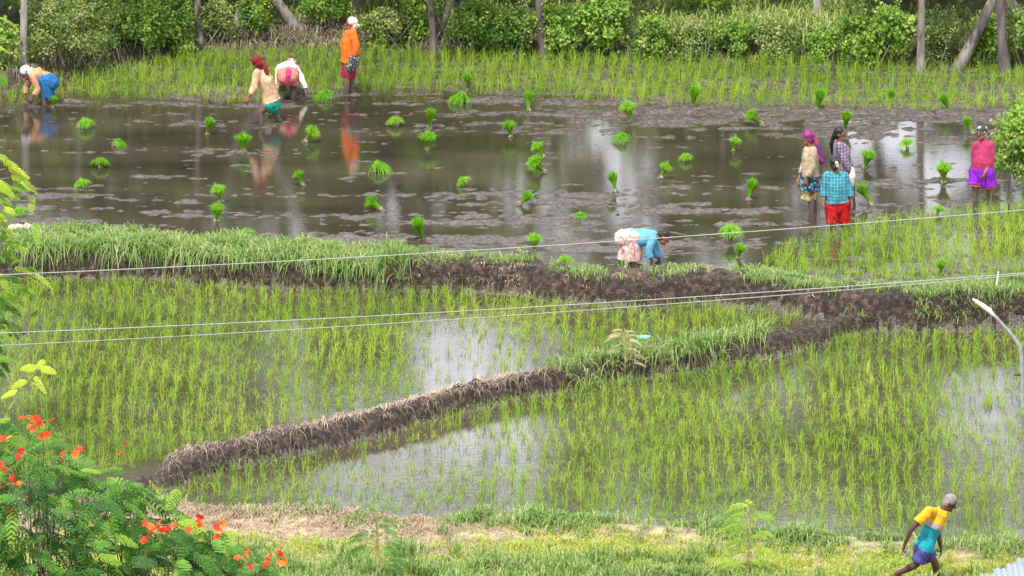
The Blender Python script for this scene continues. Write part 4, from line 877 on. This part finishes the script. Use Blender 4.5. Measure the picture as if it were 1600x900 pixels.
link('blade', clean(npmesh('blade', V, F)), M_steel, o)
# ------------------------------------------------------------------ stones, bag
def rock(name, px, py, r, label, m, z=None):
    g = G(px, py, .1); z = float(terrain(np.array([g[0]]), np.array([g[1]]))[0][0]) if z is None else z
    V, F, _ = ell(np.zeros(3), np.eye(3), r, 22); V = V*(1+.5*(fbm(V[:, 0]*2+V[:, 2]*1.3, V[:, 1]*2-V[:, 2], .12, int(px))-.5))[:, None]
    c = link(name, clean(npmesh(name, V, F, smooth=True)), m); c.location = (g[0], g[1], z+r[2]*.4); return tag(c, label, 'stone', 'stones at the left end of the upper bund')
rock('rock', 32, 362, (.26, .18, .13), 'large pinkish flat rock at the left end of the grassy bund', M_rock, .06)
rock('rock', 14, 372, (.16, .14, .12), 'smaller brown rock leaning against the large pinkish rock', M_rock, .02)
for px, py, r, l in ((28, 376, .09, 'pale stone just below the large pinkish rock'), (56, 380, .10, 'pale stone at the right of the rocks, nearest the grass'), (44, 368, .08, 'small pale stone touching the right tip of the pinkish rock'), (66, 366, .06, 'smallest pale stone lying highest among the grass of the bund')):
    rock('stone', px, py, (r, r*.8, r*.7), l, M_rockw, .10)
g = G(1005, 520, -.1); V, F, _ = ell(np.zeros(3), np.eye(3), (.10, .06, .045), 26); V = V*(1+1.1*(fbm(V[:, 0]*3+V[:, 2]*2, V[:, 1]*3-V[:, 2]*2, .05, 5)-.5))[:, None]
c = link('plastic_bag', clean(npmesh('plastic_bag', V, F)), mat('cyan_plastic', [(.16, .34, .33), (.26, .44, .42)], .4, 10)); c.location = (g[0], g[1]+.45, ZM+.05); tag(c, 'crumpled pale cyan plastic bag lying behind the green grass of the diagonal bund', 'plastic bag')
# ------------------------------------------------------------------ utility pole, street lamp, wires
YP = float(G(1618, 1010, GRD)[1]); sP = 114.
def pole(px, label):
    b = AY(px, 1010, YP); tp = AY(px, 300, YP); H_ = tp[2]-GRD; o = empty('utility_pole', (b[0], YP, GRD), label, 'utility pole')
    Mc = mat('concrete', [(.26, .25, .23), (.38, .37, .34)], .9, 6, 6, .3, 40)
    link('shaft', tubemesh('shaft', [([(0, 0, -.3), (0, 0, H_/2), (0, 0, H_)], [.12, .105, .09])], 16), Mc, o)
    for zz in (AY(px, 330, YP)[2], AY(px, 428, YP)[2]):
        k = link('insulator', tubemesh('insulator', [([(-.19, 0, zz-GRD-.05), (-.19, 0, zz-GRD-.02), (-.19, 0, zz-GRD+.02), (-.19, 0, zz-GRD+.06)], [.02, .045, .03, .02])], 12), mat('brown_porcelain', [(.06, .03, .02), (.1, .05, .03)], .2, 10), o)
        link('bracket', tubemesh('bracket', [([(-.2, 0, zz-GRD-.06), (0, -.09, zz-GRD-.06)], [.014, .014])], 6), M_barkdark, k)
    return o
pole(1622, 'concrete pole just past the right edge carrying the wires and the lamp')
pole(-1100, 'concrete pole far off to the left where the wires end')
def wire(pts, xl, xr, r, label, dy=0.):
    p = np.array(pts, float); c_ = np.polyfit(p[:, 0], p[:, 1], 2); X = np.linspace(xl, xr, 70); W = [AY(a, np.polyval(c_, a), YP+dy) for a in X]
    tag(link('wire', tubemesh('wire', [(W, [r]*len(W))], 6), M_wire), label, 'wire', 'overhead wires crossing the fields'); return c_
M_wire = mat('aluminium_wire', [(.24, .24, .23), (.34, .34, .32)], .6, 10, spec=.3)
wire([(60, 427), (500, 405), (900, 381), (1200, 360), (1600, 328)], -1080, 1600, .0065, 'topmost overhead wire passing above the upper bund')
wire([(0, 521), (400, 502), (800, 482), (1300, 450), (1600, 426)], -1080, 1600, .0065, 'middle overhead wire crossing the middle plot', -.1)
wire([(0, 540), (400, 518), (800, 493), (1300, 455), (1600, 429)], -1080, 1600, .0055, 'lowest overhead wire crossing the middle plot', .12)
o = link('wire_spacer', tubemesh('wire_spacer', [([AY(1560, 424, YP), AY(1559, 434, YP), AY(1557, 446, YP)], [.012, .014, .012])], 8), mat('cream_plastic', [(.6, .52, .40), (.68, .6, .48)], .5, 10)); tag(o, 'short cream spacer stick hanging on the two lower wires at right', 'wire spacer')
o = empty('street_lamp', tuple(AY(1597, 640, YP)), 'slim street lamp with a bent grey arm and long white head at the right edge', 'street lamp'); org = AY(1597, 640, YP)
arm = [AY(a, b, YP-.13)-org for a, b in ((1598, 637), (1597, 585), (1596, 555), (1593, 540), (1580, 522), (1562, 502), (1550, 489))]
M_galv = mat('galvanised_steel', [(.16, .18, .20), (.30, .32, .34)], .5, 20, 5, spec=.6)
p_, r_ = smoothpath(arm, [.028, .028, .026, .026, .024, .022, .022], 5); link('arm', tubemesh('arm', [(p_, r_)], 10), M_galv, o)
hp = [AY(a, b, YP-.13)-org for a, b in ((1552, 492), (1546, 485), (1536, 478), (1526, 471), (1521, 468))]
p_, r_ = smoothpath(hp, [.035, .060, .056, .040, .028], 4); V, F, _ = loft(p_, r_, r_*.55, np.array([0, 1., 0]), 14)
hd_ = link('lamp_head', clean(npmesh('lamp_head', V, F, smooth=True)), mat('white_housing', [(.62, .58, .54), (.72, .70, .68)], .5, 10), o)
p2 = p_[3:-3]+np.array([0, 0, -.022]); V, F, _ = loft(p2, np.full(len(p2), .036), np.full(len(p2), .018), np.array([0, 1., 0]), 12); link('diffuser', clean(npmesh('diffuser', V, F, smooth=True)), mat('cloudy_plastic', [(.34, .22, .14), (.45, .32, .24)], .35, 8), hd_)
link('clamp', tubemesh('clamp', [([AY(1585, 585, YP-.15)-org, AY(1612, 585, YP-.1)-org], [.022, .022])], 8), mat('rusty_iron', [(.10, .05, .035), (.16, .09, .06)], .8, 20), o)
# ------------------------------------------------------------------ shed with a corrugated roof, bottom right
def shed():
    zr = 1.5; a = G(1530, 902, zr); o = empty('shed', (a[0]+2, a[1]-1.2, GRD), 'small shed with a pale corrugated sheet roof in the bottom right corner', 'shed')
    M_r = mat('pale_corrugated_sheet', [(.24, .31, .36), (.36, .42, .46)], .45, 3, 6, spec=.5, bump=.1)
    ox, oy = a[0]+2, a[1]-1.2
    for i, (px, py) in enumerate(((1530, 897), (1552, 889), (1572, 882), (1588, 874), (1640, 868))):
        f = G(px, py, zr); x0 = f[0]-ox; x1 = x0+(.95 if i == 4 else .42); n = 40; X = np.linspace(x0, x1+.05, n); V = []
        for t in (0, -3.2):
            for xx in X: V.append((xx, f[1]-oy+t, zr-GRD+.009*math.sin(xx*2*math.pi/.076)+.05*t*.6+i*.006))
        b = [(v[0], v[1], v[2]-.006) for v in V]; k = len(V); F = []
        for j in range(n-1): F += [[j, j+1, n+j+1, n+j], [k+j+1, k+j, k+n+j, k+n+j+1], [j, k+j, k+j+1, j+1]]
        link('roof_sheet', clean(npmesh('roof_sheet', V+b, F, smooth=True)), M_r, o)
    for xx in (-1.2, .2, 1.4):
        for yy in (.4, -2.4): link('post', tubemesh('post', [([(xx, yy, -.1), (xx, yy, zr-GRD-.12)], [.05, .045])], 10), M_bark, o)
    Mw = mat('mud_brick', [(.25, .16, .11), (.36, .25, .18)], .9, 8, 6, .5)
    V = np.array([(x, y_, z) for x in (-1.25, 1.5) for y_ in (.3, .42) for z in (-.05, 1.5)], float)
    link('wall', npmesh('wall', V, [[0, 1, 3, 2], [4, 6, 7, 5], [0, 4, 5, 1], [2, 3, 7, 6], [1, 5, 7, 3], [0, 2, 6, 4]]), Mw, o)
shed()
# ------------------------------------------------------------------ flame tree and the feathery trees
M_feather_stem = mat('yellow_green_stem', [(.25, .26, .08), (.38, .36, .14)], .7, 12)
def feather(base, dirv, L_, rnd, npin=9, pl=.075, droop=.35, nlf=9, lw=.0145, nrm=None):
    """a bipinnate leaf: curved midrib with pairs of pinnae, each a comb of leaflets"""
    d = unit(dirv); nn_ = unit((np.array([0, -.55, .75]) if nrm is None else nrm)+R.normal(0, .28, 3)); sd = unit(np.cross(d, nn_)); up = np.cross(sd, d); Cs = []; U = []; Nn = []; Ls = []; Ws = []
    t = (np.arange(npin)+1.2)/(npin+.6)
    for q in (-1, 1):
        for k in range(npin):
            p = base+d*L_*t[k]+np.array([0, 0, -droop*L_*t[k]**2]); tang = unit(d+np.array([0, 0, -2*droop*t[k]]))
            pd = unit(sd*q+tang*(.45+.3*t[k])+np.array([0, 0, -.12])+R.normal(0, .06, 3)); ll = pl*math.sin(math.pi*(.22+.70*t[k]))*1.15
            tt = (np.arange(nlf)+.5)/nlf; P = p+pd*(ll*tt)[:, None]+np.array([0, 0, -.2])*(ll*tt**2)[:, None]; ax_ = unit(np.cross(pd, up))
            u = np.broadcast_to(ax_, P.shape)+R.normal(0, .08, P.shape); Cs.append(P); U.append(unit(u)); Nn.append(unit(np.broadcast_to(up, P.shape)+R.normal(0, .18, P.shape)))
            Ls.append(np.full(nlf, .036*(.7+.5*math.sin(math.pi*.5*(t[k]+.3))))*(1-.3*tt)); Ws.append(np.full(nlf, lw))
    C = np.concatenate(Cs); V, F = quads(C, np.concatenate(U), np.concatenate(Nn), np.concatenate(Ls), np.concatenate(Ws), .1)
    return V, F, np.clip(np.full(len(V), rnd)+np.repeat(R.normal(0, .06, len(C)), 4), 0, 1)
def flame_tree():
    YT = float(G(170, 1320, GRD)[1]); b = AY(170, 1320, YT); b[2] = GRD
    o = empty('flame_tree', tuple(b), 'orange flowering flame tree with ferny leaves filling the bottom left corner', 'flame tree'); c0 = AY(120, 960, YT)-b
    # outline of the crown: px -> top py
    ex = np.array([-260, -60, 0, 40, 70, 110, 150, 185, 215, 250, 290, 310, 340, 380, 415, 440, 455]); ey = np.array([690, 640, 628, 622, 655, 680, 700, 700, 735, 752, 760, 800, 818, 830, 850, 872, 900])
    s = FPX/np.linalg.norm(AY(150, 800, YT)-cam_pos); parts = []; br = []; root = c0+np.array([0, 0, -1.0])
    hub = [c0+np.array([q, r_, -.7]) for q, r_ in ((-1.4, 0), (-.4, -.4), (.5, .3), (1.2, -.2))]
    specs = [([(0, 0, -.2), (0, 0, c0[2]*.35), c0+[0, 0, -1.6]], [.17, .13, .11])]
    for h in hub: specs.append(([c0+[0, 0, -1.7], (c0+h)/2+[0, 0, -.7], h], [.10, .07, .05]))
    n = 0; tips = []
    while n < 1800:
        px = R.uniform(-230, 455); top = np.interp(px, ex, ey); f = R.uniform(0, 1)**.85; py = top+14+f*(1010-top)
        dp = (R.uniform(-1, 1))*.95*min(1.0, (py-top)/150+.25)+(.2-.2*f)
        p = AY(px, py, YT+dp)-b; nr0 = unit(unit(p-(c0+[0, .3, -1.1]))+[0, -.45, .35]); out = R.normal(0, 1, 3)+[.35 if px > 60 else -.1, 0, -.05]; out = unit(out-nr0*(out @ nr0)*.85)
        L_ = R.uniform(.30, .50); bs = p-out*L_*.55
        rn = np.clip(R.beta(2, 2.6)+(.42 if (f < .16 and R.uniform() < .35) else 0), 0, 1); parts.append(feather(bs, out, L_, rn, nrm=nr0, pl=.085, nlf=10)); n += 1
        if n % 6 == 0: h = hub[int(np.argmin([np.linalg.norm(h-bs) for h in hub]))]; specs.append(([h, h*.6+bs*.4+[R.normal(0, .1), .15, .05], bs], [.018, .010, .004]))
    for a, b_ in (((150, 757), (185, 738)), ((330, 830), (285, 860)), ((255, 900), (262, 840))): pass
    link('trunk', tubemesh('trunk', specs, 8), M_barkdark, o); link('crown', npmesh('crown', *merge(parts)), M_flame, o)
    for fx, fy, k in ((37, 652, 2), (62, 657, 3), (73, 678, 1), (8, 688, 1), (41, 708, 1), (7, 723, 2), (15, 755, 3), (100, 710, 1), (122, 705, 2), (195, 700, 1), (8, 803, 2), (232, 824, 2), (246, 819, 2), (261, 825, 2), (228, 842, 3), (305, 822, 2), (330, 825, 3), (352, 830, 2), (378, 871, 2), (402, 882, 4), (428, 868, 1), (437, 884, 2), (-40, 720, 3), (-70, 800, 2)):
        c = AY(fx, fy, YT-.45+R.uniform(-.25, .1))-b; P = []; s0 = []
        for j in range(k+1):
            cc = c+np.array([R.normal(0, .055*k**.5), R.normal(0, .05), R.normal(0, .042*k**.5)]); up = unit(R.normal(0, .5, 3)+[0, -.5, .5]); a1 = unit(np.cross(up, R.normal(0, 1, 3))); a2 = np.cross(up, a1); rn = np.clip(R.normal(.35, .28), 0, 1)
            fp = []
            for q in range(5):
                an = q*1.2566+R.normal(0, .1); dd = a1*math.cos(an)+a2*math.sin(an)
                v, f = quads((cc+dd*.026)[None], unit(dd+up*.35)[None], up[None], np.array([.064]), np.array([.048]), .3); fp.append((v, f, np.full(4, rn)))
            link('flower', npmesh('flower', *merge(fp)), M_petal, o)
            s0.append((cc, up))
        link('flower_stalk', tubemesh('flower_stalk', [([c+[0, .05, -.22], c+[0, .03, -.1], c], [.006, .005, .004])]+[([a_, a_+u_*.035+[0, 0, .01], a_+u_*.065+[0, 0, .02]], [.0012]*3) for a_, u_ in s0]+[([c, a_], [.003, .002]) for a_, u_ in s0], 5), M_feather_stem, o)
    # the young shoot
    link('shoot', tubemesh('shoot', [([AY(14, 640, YT)-b, AY(35, 606, YT)-b, AY(62, 574, YT)-b], [.010, .008, .004])], 6), M_feather_stem, o)
    pp = [feather(AY(a_, b2, YT)-b, np.array(d), .24, .95, 7, .05, .4) for a_, b2, d in ((60, 576, (.8, -.3, .2)), (60, 577, (-.9, 0, .4)), (58, 580, (.3, .2, .9)), (45, 595, (-.8, -.4, .1)), (45, 596, (.9, .3, -.3)), (30, 612, (-.7, .3, 0)), (52, 586, (.6, -.6, -.4)))]
    link('shoot_leaves', npmesh('shoot_leaves', *merge(pp)), M_feather, o)
flame_tree()
def left_tree():
    YL = float(G(-40, 700, GRD)[1]); b = AY(-70, 700, YL); b[2] = GRD; o = empty('acacia_tree', tuple(b), 'feathery yellow green tree leaning in at the left edge beside the rocks', 'acacia tree')
    Q = lambda px, py, d=0.: AY(px, py, YL+d)-b
    specs = [([(0, 0, -.3), Q(-60, 560), Q(-40, 480), Q(-10, 400), Q(4, 362)], [.16, .14, .12, .09, .06]), ([Q(-40, 480), Q(-70, 350), Q(-60, 200), Q(-45, 60)], [.10, .08, .06, .04])]
    parts = []
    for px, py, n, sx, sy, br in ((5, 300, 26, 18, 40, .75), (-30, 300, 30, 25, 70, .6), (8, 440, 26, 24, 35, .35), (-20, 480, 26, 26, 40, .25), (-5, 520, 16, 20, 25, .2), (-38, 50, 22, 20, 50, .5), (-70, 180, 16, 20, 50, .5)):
        c = Q(px, py); specs.append(([Q(-55, py+40), (Q(-55, py+40)+c)/2, c], [.035, .022, .008]))
        for _ in range(n):
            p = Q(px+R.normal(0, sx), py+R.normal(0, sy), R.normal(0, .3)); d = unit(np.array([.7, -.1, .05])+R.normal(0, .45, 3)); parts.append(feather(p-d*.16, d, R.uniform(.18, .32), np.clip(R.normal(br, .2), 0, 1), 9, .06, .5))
    for px, py, rn in ((22, 252, 1), (30, 262, .95), (34, 275, .8), (14, 246, .7), (52, 430, .8), (40, 418, 1), (68, 428, .9), (30, 440, .6), (48, 447, .5), (10, 26, .8), (0, 70, .8), (30, 380, .6), (20, 395, .5)):
        p = Q(px-12, py, 0); d = unit(np.array([.9, -.1, .15])+R.normal(0, .2, 3)); parts.append(feather(p-d*.08, d, .34, rn, 9, .06, .6)); specs.append(([Q(-30, py+10), p-d*.08], [.012, .006]))
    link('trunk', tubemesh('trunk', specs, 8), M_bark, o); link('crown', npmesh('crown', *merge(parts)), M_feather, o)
left_tree()
def sapling(px, py, topy, m, label, rn, n=30, wd=55, leafL=.30, lw=.006, pl=.032):
    g = G(px, py, GRD); o = empty('sapling', (g[0], g[1], GRD), label, 'sapling', 'saplings on the front ground'); H_ = (py-topy)/110.; parts = []; specs = [([(0, 0, -.05), (.03, 0, H_*.5), (0, 0, H_)], [.014, .010, .004])]
    for i in range(n):
        z = H_*(.18+.8*(i/n)); a = R.uniform(0, 6.28); rr = wd/110.*(1-.6*i/n)*R.uniform(.2, .8); bs = np.array([math.cos(a)*rr*.5, math.sin(a)*rr*.35, z]); d = unit([math.cos(a), math.sin(a)*.7, .25]); specs.append(([(0, 0, z-.08), bs], [.006, .003]))
        parts.append(feather(bs, d, leafL*R.uniform(.7, 1.1), np.clip(R.normal(rn, .15), 0, 1), 9, pl, .5, nlf=5, lw=lw))
    link('stem', tubemesh('stem', specs, 6), M_feather_stem, o); link('foliage', npmesh('foliage', *merge(parts)), m, o)
sapling(588, 915, 785, M_flame, 'dark green ferny sapling on the straw in front', .5, 60, 70, .32)
sapling(1168, 905, 782, M_feather, 'bright yellow green ferny sapling on the front bank', .55, 60, 66, .30)
sapling(975, 585, 505, leafmat('pale_weed', [(.25, .26, .12), (.40, .38, .20), (.50, .46, .3)], .3), 'pale feathery weed growing on the diagonal bund beside the cyan bag', .5, 36, 50, .22, .005, .018)
